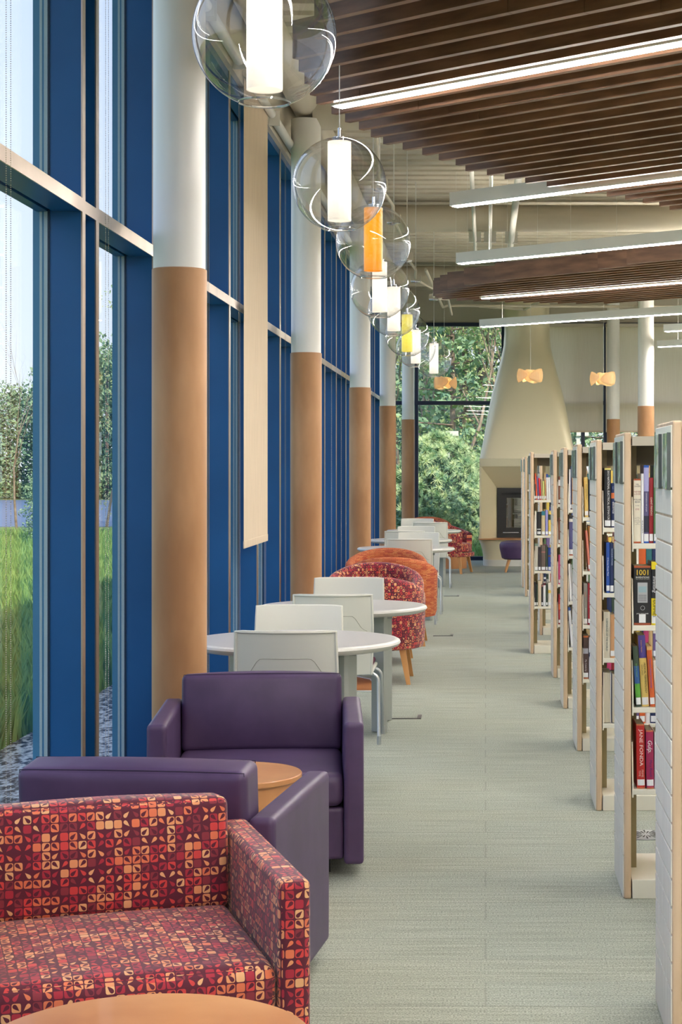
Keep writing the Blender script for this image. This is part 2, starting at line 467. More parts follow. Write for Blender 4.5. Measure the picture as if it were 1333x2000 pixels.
# ================================================================== STRUCTURE
XR, YB, YF = 9.0, -4.0, 30.4       # right wall, wall behind, far wall
XW = -1.60                          # inner face of the window wall
ZC = 4.58                           # underside of the roof deck
HEAD = 4.05
struct(MB().box(-1.82, XR, YB, YF + .1, -.15, 0).build('floor', 'carpet'))
d = MB()                            # ribbed metal deck, ribs across the room
y = YB; prof = []
while y < YF + .3:
    prof += [(y, ZC), (y + .18, ZC), (y + .195, ZC + .10), (y + .285, ZC + .10)]; y += .30
vs = []; fs = []
for (yy, zz) in prof: vs += [(-1.85, yy, zz), (XR + .1, yy, zz)]
for i in range(len(prof) - 1): fs.append((2 * i, 2 * i + 1, 2 * i + 3, 2 * i + 2))
d.add(vs, fs); d.box(-2.3, XR + .3, YB - .2, YF + 1.2, ZC + .11, ZC + .3)
struct(d.build('ceiling', 'ceiling_paint', sharp=20))
struct(MB().box(XR, XR + .15, YB, YF + .1, -.1, ZC).build('wall_right', 'wall_paint'))
struct(MB().box(-1.8, XR, YB - .15, YB, -.1, ZC).build('wall_back', 'wall_paint'))
# beams on the column lines
for i, yy in enumerate((1.9, 8.0, 14.1, 20.2, 26.3)):
    b = MB(); z0 = 4.23 if i > 1 else 4.25
    b.tube([(-1.35, yy, z0 + .15), (XR, yy, z0 + .15)], .15, 20)
    struct(b.build('trim_%d' % (i + 1), 'beam_paint'))
b = MB()
b.tube([(-1.42, YB, 4.44), (-1.42, YF - .05, 4.44)], .115, 20)
struct(b.build('trim_6', 'beam_paint'))
b = MB(); b.box(-1.80, -1.57, YB, YF, HEAD, ZC + .02)
struct(b.build('wall_left', 'beam_paint'))          # solid band over the glazing
b = MB(); b.box(-1.6, XR, YF - .05, YF + .15, 4.0, ZC + .02)
struct(b.build('wall_far', 'beam_paint'))

# left curtain wall -------------------------------------------------
strips = [-3.9, -2.55, -1.2, .15, 1.5, 2.85, 4.2, 5.80, 7.10, 7.35, 8.61, 9.89, 11.17, 12.54, 13.93, 15.1, 16.45, 17.80, 19.18, 20.5, 21.85, 23.2, 24.5, 25.8, 27.1, 28.7, 30.3]
wn = 1
for i, yy in enumerate(strips):
    fr = MB(); fr.box(XW - .128, XW - .004, yy, yy + .052, 0, HEAD)
    wroot = bpy.data.objects.new('window_%d' % wn, None); COL.objects.link(wroot); struct(wroot); wn += 1
    wroot.location = (0, 0, 0)
    o = fr.build('mullion', 'window_blue', wroot)
    MB().box(XW - .004, XW + .002, yy - .001, yy + .053, 0, HEAD).build('mullion_cap', 'mullion_cap', wroot)
    MB().box(XW - .136, XW - .1275, yy - .004, yy + .056, 0, HEAD).build('gasket', 'gasket', wroot)
    q = MB(); q.box(XW - .150, XW - .136, yy - .004, yy + .056, 0, HEAD); q.box(XW - .168, XW - .158, yy - .002, yy + .054, 0, HEAD); q.build('outer_seal', 'outer_metal', wroot)
    q = MB(); q.box(XW - .158, XW - .150, yy, yy + .05, 0, HEAD); q.box(XW - .195, XW - .168, yy, yy + .05, 0, HEAD); q.build('outer_cap', 'outer_teal', wroot)
    if i < len(strips) - 1:
        y0, y1 = yy + .052, strips[i + 1]
        if y1 - y0 < .5:
            MB().box(XW - .10, XW - .05, y0, y1, 0, HEAD).build('infill_panel', 'window_blue', wroot)
            q = MB().box(XW - .115, XW - .004, y0, y1, 2.592, 2.64); q.build('crossbar', 'window_blue', wroot)
            MB().box(XW - .004, XW + .002, y0, y1, 2.591, 2.641).build('crossbar_cap', 'mullion_cap', wroot)
        else:
            MB().box(XW - .128, XW - .122, y0, y1, .03, HEAD).build('glass_pane', 'window_glass', wroot)
            q = MB()
            for (z0, z1) in ((2.592, 2.645), (0, .05), (HEAD - .05, HEAD)): q.box(XW - .115, XW - .004, y0, y1, z0, z1); q.box(XW - .18, XW - .135, y0, y1, z0, z1)
            q.build('crossbar', 'window_blue', wroot)
            MB().box(XW - .004, XW + .002, y0, y1, 2.591, 2.646).build('crossbar_cap', 'mullion_cap', wroot)

# far glazed wall ----------------------------------------------------
def far_window(x0, x1, zsill=0.0, mid=2.63):
    global wn
    r_ = bpy.data.objects.new('window_%d' % wn, None); COL.objects.link(r_); struct(r_); wn += 1
    q = MB(); q.box(x0 - .06, x0, YF - .1, YF + .05, 0, 4.02); q.box(x0, x1, YF - .1, YF + .05, 0, .065)
    q.box(x0, x1, YF - .1, YF + .05, mid, mid + .065); q.box(x0, x1, YF - .1, YF + .05, 3.96, 4.02)
    q.build('window_frame', 'navy', r_)
    MB().box(x0, x1, YF - .02, YF - .012, .06, 3.97).build('glass_pane', 'window_glass', r_)
for (x0, x1) in ((-1.54, -1.20), (-1.14, .27), (.33, 1.62), (1.68, 2.0), (2.06, 3.5), (3.56, 5.0), (5.06, 6.5), (6.56, 7.9), (7.96, 8.98)):
    far_window(x0, x1)

# ================================================================== COLUMNS
def column(x, y, r, zw, label):
    t = thing('column', label, 'column', (x, y, 0), 0, 'round wood-wrapped columns')
    MB().cyl(0, 0, zw, 4.3, r, 48).build('painted_shaft', 'column_paint', t)
    q = MB(); q.lathe([(r * .9, 0), (r + .006, 0), (r + .006, zw - .004), (r, zw)], n=48); q.build('wood_wrap', 'column_wood', t)
column(-1.385, 8.10, .117, 2.473, 'nearest round column, white above brown wood wrap, left of the purple armchairs')
column(-1.408, 14.05, .117, 2.473, 'second round column along the window wall, behind the red tub chairs')
column(-1.414, 20.18, .117, 2.473, 'third round column along the window wall, behind the orange tub chairs')
column(-1.437, 26.28, .117, 2.473, 'fourth round column along the window wall, left of the far white chairs')
column(-1.292, 29.9, .104, 2.371, 'farthest round column of the window row, beside the navy window post')
column(2.356, 26.3, .117, 2.473, 'round column lit brightly at its top, above the bookcases at right')
column(2.12, 29.7, .104, 2.371, 'round column behind the twisted wood lamp in front of the roller shades')

# ================================================================== CEILING CLOUDS, LIGHTS
ANG = R(40.5); DX, DY = math.cos(ANG), -math.sin(ANG)     # slats run right and towards the camera
NX, NY = math.sin(ANG), math.cos(ANG)
def on_line(q, x):                                          # point of the slat line q at x
    return (x, (q - NX * x) / NY)
def bar(mb, q, x0, L, z0, z1, t):
    y0 = on_line(q, x0)[1]
    a = Vector((x0, y0)); d_ = Vector((DX, DY)); n_ = Vector((NX, NY)) * t / 2
    p = [a - n_, a + d_ * L - n_, a + d_ * L + n_, a + n_]
    mb.prism([tuple(v) for v in p], z0, z1)
ZS = 3.36
cl = thing('slat_ceiling_cloud', 'large dark brown slatted wood cloud hung over the bookcases, nearest', 'ceiling cloud', (0, 0, 0), 0, 'slatted wood ceiling clouds')
ends = {0: -.819, 1: -.766, 2: -.714, 3: -.657, 4: -.608, 5: -.554, 6: -.454, 7: -.35, 8: -.26, 9: -.165, 10: -.11, 11: .02, 12: .13, 13: .26, 14: .40, 15: .53, 16: .66, 17: .81, 18: .942, 19: 1.073, 20: 1.197, 21: 1.287, 22: 1.45, 23: 1.62, 24: 1.8, 25: 2.05}
for k_ in range(-12, 26):
    q = 6.19 + .195 * k_
    if abs(q - 6.23 - .0) < .05: q -= .03
    if abs(q - 9.05) < .06: continue
    x0 = ends.get(k_, -.84 + .035 * abs(k_ + 1) if k_ < -4 else -.83)
    xj = -.62 + .149 * k_
    if k_ < 0: xj = .1 + .3 * (k_ % 4)
    Lj = max(.3, (xj - x0) / DX)
    mb = MB(); bar(mb, q, x0, Lj - .003, ZS, ZS + .165, .036); bar(mb, q, x0 + DX * Lj, 5.2 - Lj * .5, ZS, ZS + .165, .036)
    mb.build('slat', 'slat_wood', cl, sharp=30)
mb = MB()
for s_ in (0.9, 2.4, 3.9):
    for k_ in (0,):
        a = Vector(on_line(4.0, -.55 + s_ * DX)); a.y += 0
        p0 = a; p1 = a + Vector((NX, NY)) * 5.2
        n_ = Vector((DX, DY)) * .02
        mb.prism([tuple(p0 - n_), tuple(p0 + n_), tuple(p1 + n_), tuple(p1 - n_)], ZS + .168, ZS + .20)
mb.build('hanger_rail', 'black_iron', cl)
cl2 = thing('slat_ceiling_cloud', 'smaller brown slatted wood cloud with rounded end, hung farther back', 'ceiling cloud', (0, 0, 0), 0, 'slatted wood ceiling clouds')
e2 = [(12.62, 1.75), (12.78, 1.25), (12.92, 1.02), (13.06, .1), (13.22, -.2), (13.38, -.37), (13.54, -.45), (13.70, -.52), (13.86, -.535), (14.02, -.52), (14.18, -.45), (14.42, -.3), (14.58, -.12), (14.74, .06), (14.9, .22), (15.06, .42), (15.22, .6), (15.38, .8), (15.54, 1.0), (15.7, 1.3)]
for (q, x0) in e2:
    mb = MB(); bar(mb, q, x0, 2.1, ZS, ZS + .165, .036); bar(mb, q, x0 + DX * 2.104, 3.5, ZS, ZS + .165, .036)
    mb.build('slat', 'slat_wood', cl2, sharp=30)
mb = MB()
for x_ in (.1, .9, 1.9, 2.9):
    a = Vector(on_line(13.1, x_)); p1 = a + Vector((NX, NY)) * 2.3; n_ = Vector((DX, DY)) * .02
    mb.prism([tuple(a - n_), tuple(a + n_), tuple(p1 + n_), tuple(p1 - n_)], ZS + .168, ZS + .20)
mb.build('hanger_rail', 'black_iron', cl2)
def hang(mb, x, y, z0, r=.0015): mb.tube([(x, y, z0), (x, y, ZC)], r, 5)
mb = MB()
for (x, y) in ((-.3, 18.2), (-.18, 17.9), (.5, 17.2), (1.2, 16.4), (.9, 18.9)): hang(mb, x, y, ZS + .19)
mb.build('hanging_wire', 'cord_white', cl2)

def strip_light(q, x0, L, label, z=3.33):
    t = thing('linear_light', label, 'ceiling light', (*on_line(q, x0), z), -ANG, 'white linear ceiling lights')
    h_ = MB(); h_.soft(0, L, -.035, .035, .006, .07, .003, rs=1); h_.box(0, L, -.035, -.032, .066, .098); h_.box(0, L, .032, .035, .066, .098); h_.box(0, .003, -.032, .032, .066, .098); h_.box(L - .003, L, -.032, .032, .066, .098); h_.build('housing', 'fixture_white', t)
    MB().box(.02, L - .02, -.028, .028, 0, .006).build('diffuser', 'strip_glow', t)
    MB().box(.02, L - .02, -.03, .03, .0705, .074).build('added_uplight', 'added_up_glow', t)  # glowing strip added on top of the housing to brighten the deck
    mb = MB()
    for s_ in (.35, L * .5, L - .3): mb.tube([(s_, 0, .074), (s_, 0, ZC - z - .004)], .0018, 5)
    mb.build('suspension_wire', 'cord_white', t)
strip_light(6.23, -.74, 7.4, 'long glowing strip light set into the nearest slatted cloud', 3.345)
strip_light(9.05, -.221, 7.5, 'strip light with white housing poking out under the near cloud edge')
strip_light(11.63, -.235, 8.5, 'strip light hanging in the gap between the two slatted clouds')
strip_light(14.30, -.04, 8.5, 'thin glowing strip light set into the farther slatted cloud', 3.345)
strip_light(17.06, -.058, 9, 'strip light crossing in front of the fireplace hood top')
strip_light(19.2, 2.33, 6, 'short visible strip light at right edge, above the small far one')
strip_light(23.9, 4.3, 5, 'unseen strip light added over the right side to brighten the far end')  # out of view, added for more light at the far end
strip_light(21.6, 2.53, 5.5, 'farthest strip light at right edge, glowing beside the bright column')
for (q, x0, L) in ((3.5, -.6, 6.5), (.8, -.6, 6.0), (-1.6, .2, 2.2)):
    strip_light(q, x0, L, 'strip light overhead near the camera, above the picture frame')

# conduit with chrome canopies feeding the pendants
PEND = [(-.64, 5.185, 'opal_white'), (-.648, 7.94, 'opal_white'), (-.625, 9.97, 'opal_orange'), (-.745, 12.6, 'opal_white'),
        (-.735, 14.35, 'opal_white'), (-.742, 16.95, 'opal_yellow'), (-.735, 18.86, 'opal_white'), (-.603, 20.9, 'opal_white')]
t = thing('pendant_conduit', 'pale painted conduit run with junction boxes above the glass globe pendants', 'conduit', (0, 0, 0))
pts = [(-.66, 3.0, 3.60)]
for (x, y, _) in PEND: pts += [(x + .02, y - .5, 3.60), (x, y - .1, 3.56), (x, y + .1, 3.56)]
pts += [(-.45, 21.6, 3.60), (-.45, 24.0, 3.62)]
MB().tube(pts, .013, 8).build('pipe', 'beam_paint', t)
for (x, y, _) in PEND:
    MB().box(x - .055, x + .055, y - .055, y + .055, 3.535, 3.60).build('junction_box', 'beam_paint', t)
    MB().tube([(x, y, 3.6), (x, y, ZC)], .004, 6).build('hanger_rod', 'cord_white', t)

NAMES = ['nearest glass globe pendant with a white tube, cut by the top of the photo',
         'second glass globe pendant with a white tube, whole globe and cord visible',
         'glass globe pendant with the bright orange tube, third in the row',
         'fourth glass globe pendant, white tube just below the orange one',
         'fifth glass globe pendant, white tube overlapping right of the fourth',
         'glass globe pendant with the yellow-green tube, sixth in the row',
         'seventh glass globe pendant, white tube just beyond the yellow one',
         'farthest glass globe pendant, small white tube beside the wood lamp']
SR = .2085
def pendant_proto():
    t = thing('globe_pendant', NAMES[0], 'pendant lamp', (0, 0, 0), 0, 'clear glass globe pendants over the seating')
    prof = []
    a0 = math.acos(.185 / SR)        # open ring underneath
    for i in range(49):
        th = -PI / 2 + .36 + (PI - .36 - .05) * i / 48
        prof.append((SR * math.cos(th), SR * math.sin(th)))
    g = MB().lathe(prof, n=72).build('glass_globe', 'globe_glass', t, sharp=None)
    rr, rz = prof[0]
    ring = MB(); ring.tube([(rr * math.cos(a * PI / 24), rr * math.sin(a * PI / 24), rz) for a in range(49)], .0035, 8, False)
    ring.build('glass_rim', 'rim_glass', t)
    tub = MB(); tub.lathe([(.049, -.158), (.052, -.16), (.052, .19), (.0, .19)], n=40)
    tub.build('opal_tube', 'opal_white', t)
    MB().cyl(0, 0, .19, .21, .03, 24).build('top_cap', 'chrome', t)
    MB().cyl(0, 0, .208, .252, .008, 16).build('cord_grip', 'chrome', t)
    MB().tube([(0, 0, .25), (0, 0, 3.53 - 2.83)], .0022, 6).build('cord', 'cord_white', t)
    MB().lathe([(0, .685), (.045, .69), (.055, .70), (.055, .705), (0, .705)], n=28).build('canopy', 'chrome', t)
    return t
p0 = pendant_proto()
for i, (x, y, mm) in enumerate(PEND):
    o = p0 if i == 0 else dup(p0, label=NAMES[i])
    o.location = (x, y, 2.83); o.rotation_euler = (0, 0, .7 * i)
    if mm != 'opal_white':
        for c in o.children:
            if c.name.startswith('opal_tube'):
                c.data = c.data.copy(); c.data.materials[0] = MATS[mm]
                c['label'] = 'orange glass tube' if 'orange' in mm else 'yellow-green glass tube'

# twisted wood veneer lamps
def veneer_lamp(x, y, z, rz, label, first=[None]):
    if first[0] is None:
        t = thing('veneer_pendant', label, 'pendant lamp', (x, y, z), rz, 'twisted wood veneer pendants')
        for i in range(6):
            outer = i < 3; rad = .168 if outer else .118; hw = .092 if outer else .08; a0 = (i % 3) * 2 * PI / 3 + (0 if outer else PI / 3)
            mb = MB(); n = 20; vs = []; fs = []
            for j in range(n + 1):
                u = j / n; a = a0 + u * 2 * PI / 3; wv = max(.003, hw * math.sin(PI * u) ** .75); tw = .035 * (u - .5) * (1 if outer else -1)
                rr_ = rad * (1 - .12 * math.cos(2 * PI * u))
                for q in range(5):
                    z_ = -wv + 2 * wv * q / 4
                    vs.append((rr_ * math.cos(a) * (1 - .10 * (z_ / hw) ** 2), rr_ * math.sin(a) * (1 - .10 * (z_ / hw) ** 2), z_ + tw))
            for j in range(n):
                for q in range(4): fs.append((5 * j + q, 5 * j + 5 + q, 5 * j + 6 + q, 5 * j + 1 + q))
            mb.add(vs, fs); o = mb.build('veneer_panel', 'veneer', t, sharp=None)
            so_ = o.modifiers.new('thickness', 'SOLIDIFY'); so_.thickness = .0012
        MB().lathe([(0, -.04), (.03, -.035), (.04, 0), (.03, .035), (0, .045)], n=16).build('bulb', 'warm_bulb', t)
        MB().tube([(0, 0, .03), (0, 0, 1.79)], .0025, 6).build('cord', 'cord_white', t)
        first[0] = t
    else: dup(first[0], (x, y, z), rz, label)
veneer_lamp(.603, 24, 2.80, .3, 'twisted wood veneer pendant hanging in front of the fireplace hood')
veneer_lamp(-.60, 26, 2.80, 1.0, 'twisted wood veneer pendant against the far window, left of the hood')
veneer_lamp(1.584, 24, 2.76, 2.2, 'twisted wood veneer pendant right of the hood, before the roller shades')

# pipes running above the aisle
for (x, r_, lab) in ((-.12, .02, 'thin pale pipe under the roof deck, left one above the strip lights'), (.05, .02, 'thin pale pipe under the roof deck, middle one above the strip lights'), (.29, .034, 'thicker pale pipe under the roof deck, right of two thin pipes')):
    t = thing('ceiling_pipe', lab, 'pipe', (0, 0, 0), 0, 'pale pipes under the roof deck')
    MB().tube([(x, 9, 4.13), (x, 21.3, 4.13)], r_, 12).build('pipe', 'white_paint', t)
    for yy in (14.1, 20.2): MB().box(x - .07, x + .07, yy - .02, yy + .02, 4.13 - r_, 4.24).build('pipe_clamp', 'white_paint', t)
t = thing('sprinkler_pipe', 'slim pale sprinkler pipe with bends crossing above the far window', 'pipe', (0, 0, 0))
MB().tube([(-.72, 21.5, 3.95), (-.62, 26, 3.9), (-.55, 26.3, 3.95), (3.5, 26.6, 3.95)], .02, 8).build('pipe', 'beam_paint', t)
MB().tube([(-.1, 27.5, 4.05), (.6, 27.5, 4.0), (1.6, 24.5, 4.3)], .025, 8).build('branch_pipe', 'beam_paint', t)

# ================================================================== SHADES AND CHAINS
bx = thing('roller_blind', 'beige roller shade half lowered over the window behind the nearest column', 'roller shade', (0, 0, 0))
mb = MB(); mb.box(-1.567, -1.565, 11.60, 12.86, 1.10, 4.10); mb.build('shade_cloth', 'shade_cloth', bx)
MB().soft(-1.570, -1.562, 11.60, 12.86, 1.05, 1.10, .003, rs=1).build('hem_bar', 'shade_cloth', bx)
MB().tube([(-1.54, 11.55, 4.12), (-1.54, 12.9, 4.12)], .03, 16).build('roller_tube', 'white_paint', bx)
for i, (a, b_) in enumerate(((7.5, 9.8), (9.95, 11.1), (13.0, 15.0), (15.2, 17.7), (17.9, 20.4), (20.6, 23.1))):
    lab = ['rolled-up shade tube over the window just before the nearest column', 'rolled-up shade tube hidden behind the nearest glass globe', 'rolled-up shade tube left of the second column top', 'rolled-up shade tube just beyond the second column', 'rolled-up shade tube before the third column', 'rolled-up shade tube beyond the third column'][i]
    t = thing('rolled_blind', lab, 'roller shade', (0, 0, 0), 0, 'rolled-up shades over the window wall')
    MB().tube([(-1.53, a, 4.10), (-1.53, b_, 4.10)], .033, 16).build('roller_tube', 'white_paint', t)
    MB().box(-1.569, -1.49, a - .03, a - .02, 4.05, 4.16).build('bracket', 'white_paint', t)
    MB().box(-1.569, -1.49, b_ + .02, b_ + .03, 4.05, 4.16).build('bracket', 'white_paint', t)
# bead chain
mb = MB(); z = .18
oct_f = [(0, 2, 4), (2, 1, 4), (1, 3, 4), (3, 0, 4), (2, 0, 5), (1, 2, 5), (3, 1, 5), (0, 3, 5)]
while z < 4.1:
    for yy in (0, .058):
        r_ = .0024
        mb.add([(r_, yy, z), (-r_, yy, z), (0, yy + r_, z), (0, yy - r_, z), (0, yy, z + r_), (0, yy, z - r_)], oct_f)
    z += .0075
chain_me = mb.mesh('bead_chain', 'bead')
chain_y = [5.92, 7.47, 10.2, 11.5, 12.85, 14.15, 16.7, 18.4, 19.65, 22.0, 25.0]
chl = ['at the left edge of the photo', 'left of the nearest column over the narrow glass', 'just right of the nearest column', 'along the left edge of the lowered shade', 'along the right edge of the lowered shade', 'left of the second column', 'first beyond the second column', 'second beyond the second column', 'third beyond the second column', 'between the third column and the fourth', 'just before the fourth column']
for yy, l_ in zip(chain_y, chl):
    o = bpy.data.objects.new('bead_chain', chain_me); COL.objects.link(o); o.location = (-1.585, yy, 0)
    tag(o, 'fine double bead chain for a shade, ' + l_, 'shade chain', 'bead chains of the roller shades')
# screens on the far wall right of the hood
for (x0, x1, lab) in ((.95, 1.985, 'pale roller screen on the far wall, directly right of the fireplace hood'), (2.03, 3.6, 'pale roller screen on the far wall behind the brightly lit column'), (3.64, 5.2, 'pale roller screen on the far wall, at the right picture edge')):
    t = thing('screen_blind', lab, 'roller shade', (0, 0, 0), 0, 'roller screens on the far wall')
    MB().box(x0, x1, 30.22, 30.224, 2.19, 4.0).build('screen_cloth', 'screen_cloth', t)
    MB().box(x0, x1, 30.2, 30.349, 3.94, 4.0).build('headrail', 'beam_paint', t)
    MB().box(x0, x1, 30.21, 30.23, 2.165, 2.19).build('hem_bar', 'shade_cloth', t)

# ================================================================== FIREPLACE
def sellipse(cx, cy, z, hw, hd, e, n=64):
    o = []
    for i in range(n):
        a = 2 * PI * i / n; c, s_ = math.cos(a), math.sin(a)
        o.append((cx + hw * math.copysign(abs(c) ** (2 / e), c), cy + hd * math.copysign(abs(s_) ** (2 / e), s_), z))
    return o
fp = thing('fireplace', 'cream fireplace with tall flared hood in front of the far window', 'fireplace', (.678, 29.25, 0))
prof = [(1.714, .775), (1.93, .729), (2.216, .678), (2.50, .629), (2.777, .574), (3.06, .50), (3.346, .427), (3.55, .385), (3.75, .371), (4.3, .37), (ZC, .37)]
secs = []
for (z, hw) in prof:
    f_ = min(1, max(0, (z - 1.7) / 1.9)); secs.append(sellipse(0, 0, z, hw, .70 * (1 - f_) + .37 * f_, 14 * (1 - f_) ** 2 + 2.2))
MB().loft(secs).build('hood', 'hood_paint', fp, sharp=60)
MB().soft(-.775, .775, -.70, .70, 1.585, 1.714, .006, rs=1).build('lintel_band', 'hearth_paint', fp)
def funnel(mb, o, i, yo, yi):   # o,i = (x0,x1,z0,z1)
    vs = [(o[0], yo, o[2]), (o[1], yo, o[2]), (o[1], yo, o[3]), (o[0], yo, o[3]), (i[0], yi, i[2]), (i[1], yi, i[2]), (i[1], yi, i[3]), (i[0], yi, i[3])]
    mb.add(vs, [(0, 1, 5, 4), (1, 2, 6, 5), (2, 3, 7, 6), (3, 0, 4, 7)])
mb = MB()
for sg in (-1, 1):
    funnel(mb, (-.745, .745, .432, 1.584), (-.49, .49, .432, 1.24), sg * .69, sg * .32)
    mb.box(*sorted((-.775 * 1, -.745)), *sorted((sg * .69, sg * .30)), .43, 1.585)
    mb.box(.745, .775, *sorted((sg * .69, sg * .30)), .43, 1.585)
mb.box(-.775, -.49, -.32, .32, .43, 1.585); mb.box(.49, .775, -.32, .32, .43, 1.585); mb.box(-.49, .49, -.32, .32, 1.24, 1.585)
mb.build('surround', 'hearth_paint', fp, sharp=20)
def frame(mb, x0, x1, z0, z1, t_, y0, y1):
    mb.box(x0, x0 + t_, y0, y1, z0, z1); mb.box(x1 - t_, x1, y0, y1, z0, z1); mb.box(x0 + t_, x1 - t_, y0, y1, z0, z0 + t_); mb.box(x0 + t_, x1 - t_, y0, y1, z1 - t_, z1)
mb = MB()
for sg in (-1, 1):
    ys = lambda a, b: sorted((sg * a, sg * b))
    frame(mb, -.49, .49, .44, 1.24, .07, *ys(.32, .35)); frame(mb, -.42, .42, .51, 1.17, .05, *ys(.31, .325)); frame(mb, -.37, .37, .56, 1.12, .03, *ys(.28, .31))
mb.box(-.49, .49, -.3, .3, .44, .60); mb.box(-.49, .49, -.3, .3, 1.08, 1.24)
ins = mb.build('firebox', 'black_iron', fp, sharp=20)
MB().box(-.42, .42, -.36, -.352, 1.14, 1.155).build('vent_slot', 'black_gap', fp)
MB().box(-.40, -.14, -.362, -.351, .515, .53).build('handle', 'chrome', fp)
for yy in (-.29, .29): MB().box(-.36, .36, yy - .003, yy + .003, .58, 1.1).build('fire_glass', 'fire_glass', fp)
for (a, b_, r_) in (((-.30, -.05, .66), (.28, .05, .70), .055), ((-.2, .08, .86), (.22, -.06, .66), .04), ((-.05, -.1, .68), (.3, .12, .84), .035)):
    MB().tube([a, b_], r_, 12).build('log', 'log_bark', fp)
MB().soft(-.79, .79, -.86, .75, .425, .44, .006, rs=1).build('wood_ledge', 'drum_wood', fp)
secs = [sellipse(0, -.03, z, hw, hw * .98, 7) for (z, hw) in ((.10, .715), (.16, .72), (.25, .735), (.34, .76), (.425, .795))]
MB().loft(secs).build('curved_base', 'hearth_paint', fp, sharp=60)
MB().loft([sellipse(0, -.03, z, .72, .715, 7) for z in (0, .10)]).build('plinth', 'plinth_paint', fp, sharp=60)

# ================================================================== BOOKCASES AND BOOKS
SH = [.40, .70, 1.0, 1.30]
PH = 1.706
def bookcase(x, y, width, label, brackets=True):
    """end panel at x..x+.03, near face at y, .45 deep, running right"""
    t = thing('bookcase', label, 'bookcase', (x, y, 0), 0, 'double-sided library bookcases in the row')
    p = MB(); p.soft(.004, .03, 0, .45, 0, PH, .006, rs=2); p.build('end_panel', 'maple', t)
    f = MB(); z = .158
    f.soft(0, .006, .006, .444, .004, z - .003, .002, rs=1)
    for k_ in range(18):
        f.soft(0, .006, .006, .444, z + .003, z + .0725, .002, rs=1); z += .0757
    f.soft(0, .006, .006, .444, z + .003, PH - .012, .002, rs=1)
    f.build('grooved_face', 'washed_face', t)
    for (a, b_) in ((.012, .165), (.255, .42)):
        g = MB(); n = 10; poly = []
        for j in range(n + 1):
            s_ = j / n; poly.append((-.006 - .006 * math.sin(PI * s_), a + (b_ - a) * s_))
        poly += [(.0, b_), (.0, a)]
        g.prism(list(reversed(poly)), 1.52, 1.672)
        sg = g.build('end_sign', 'sign_green', t, sharp=50)
        MB().box(-.010, .0, a - .003, a, 1.518, 1.674).build('sign_edge', 'sign_edge', sg)
    q = MB(); q.soft(.034, width, .0, .45, 0, .071, .003, rs=1); q.build('base', 'shelf_cream', t)
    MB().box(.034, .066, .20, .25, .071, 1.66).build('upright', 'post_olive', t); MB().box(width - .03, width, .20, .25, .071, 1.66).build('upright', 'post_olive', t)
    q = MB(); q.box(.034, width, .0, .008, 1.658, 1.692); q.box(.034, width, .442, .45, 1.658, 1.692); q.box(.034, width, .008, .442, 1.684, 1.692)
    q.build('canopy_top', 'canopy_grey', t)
    q = MB(); q.box(.066, width - .03, .215, .235, 1.59, 1.66); q.box(.034, width, .012, .438, 1.665, 1.683); q.build('top_rail', 'rail_brown', t)  # brown panel on the centre line, same brown sheet under the canopy
    for i, z in enumerate(SH):
        q = MB()
        for (a, b_) in ((.003, .21), (.24, .447)):
            q.soft(.038, width, a, b_, z - .02, z, .0025, rs=1)
            if brackets:
                yy = (a, b_) if a < .1 else (b_, a)
                s_ = 1 if a < .1 else -1
                q.add([(.034, a if a < .1 else b_, z - .03), (.034, a if a < .1 else b_, z + .02), (.034, (a if a < .1 else b_) + s_ * .03, z + .17), (.034, (a if a < .1 else b_) + s_ * .2, z + .17), (.034, (a if a < .1 else b_) + s_ * .2, z - .03),
                       (.039, a if a < .1 else b_, z - .03), (.039, a if a < .1 else b_, z + .02), (.039, (a if a < .1 else b_) + s_ * .03, z + .17), (.039, (a if a < .1 else b_) + s_ * .2, z + .17), (.039, (a if a < .1 else b_) + s_ * .2, z - .03)],
                      [(0, 1, 2, 3, 4), (9, 8, 7, 6, 5), (0, 5, 6, 1), (1, 6, 7, 2), (2, 7, 8, 3), (3, 8, 9, 4), (4, 9, 5, 0)])
        q.build('shelf', 'shelf_cream', t)
    return t
casex = [.503, .503, .505, .506, .506, .505, .377, .505, .505, .505, .477, .477]
casey = [4.857, 6.553, 8.23, 9.96, 11.71, 13.42, 15.15, 16.83, 18.5, 20.2, 21.85, 23.5]
for i, (x, y) in enumerate(zip(casex, casey)):
    lab = {0: 'nearest bookcase end with grooved pale panel and maple edge, right picture border',
           11: 'farthest bookcase in the row, thin sliver beside the fireplace'}.get(i, ORD[i] + ' bookcase from the camera, grooved white end panel with maple edge')
    bookcase(x, y, .95 if i else .95, lab, i < 8)

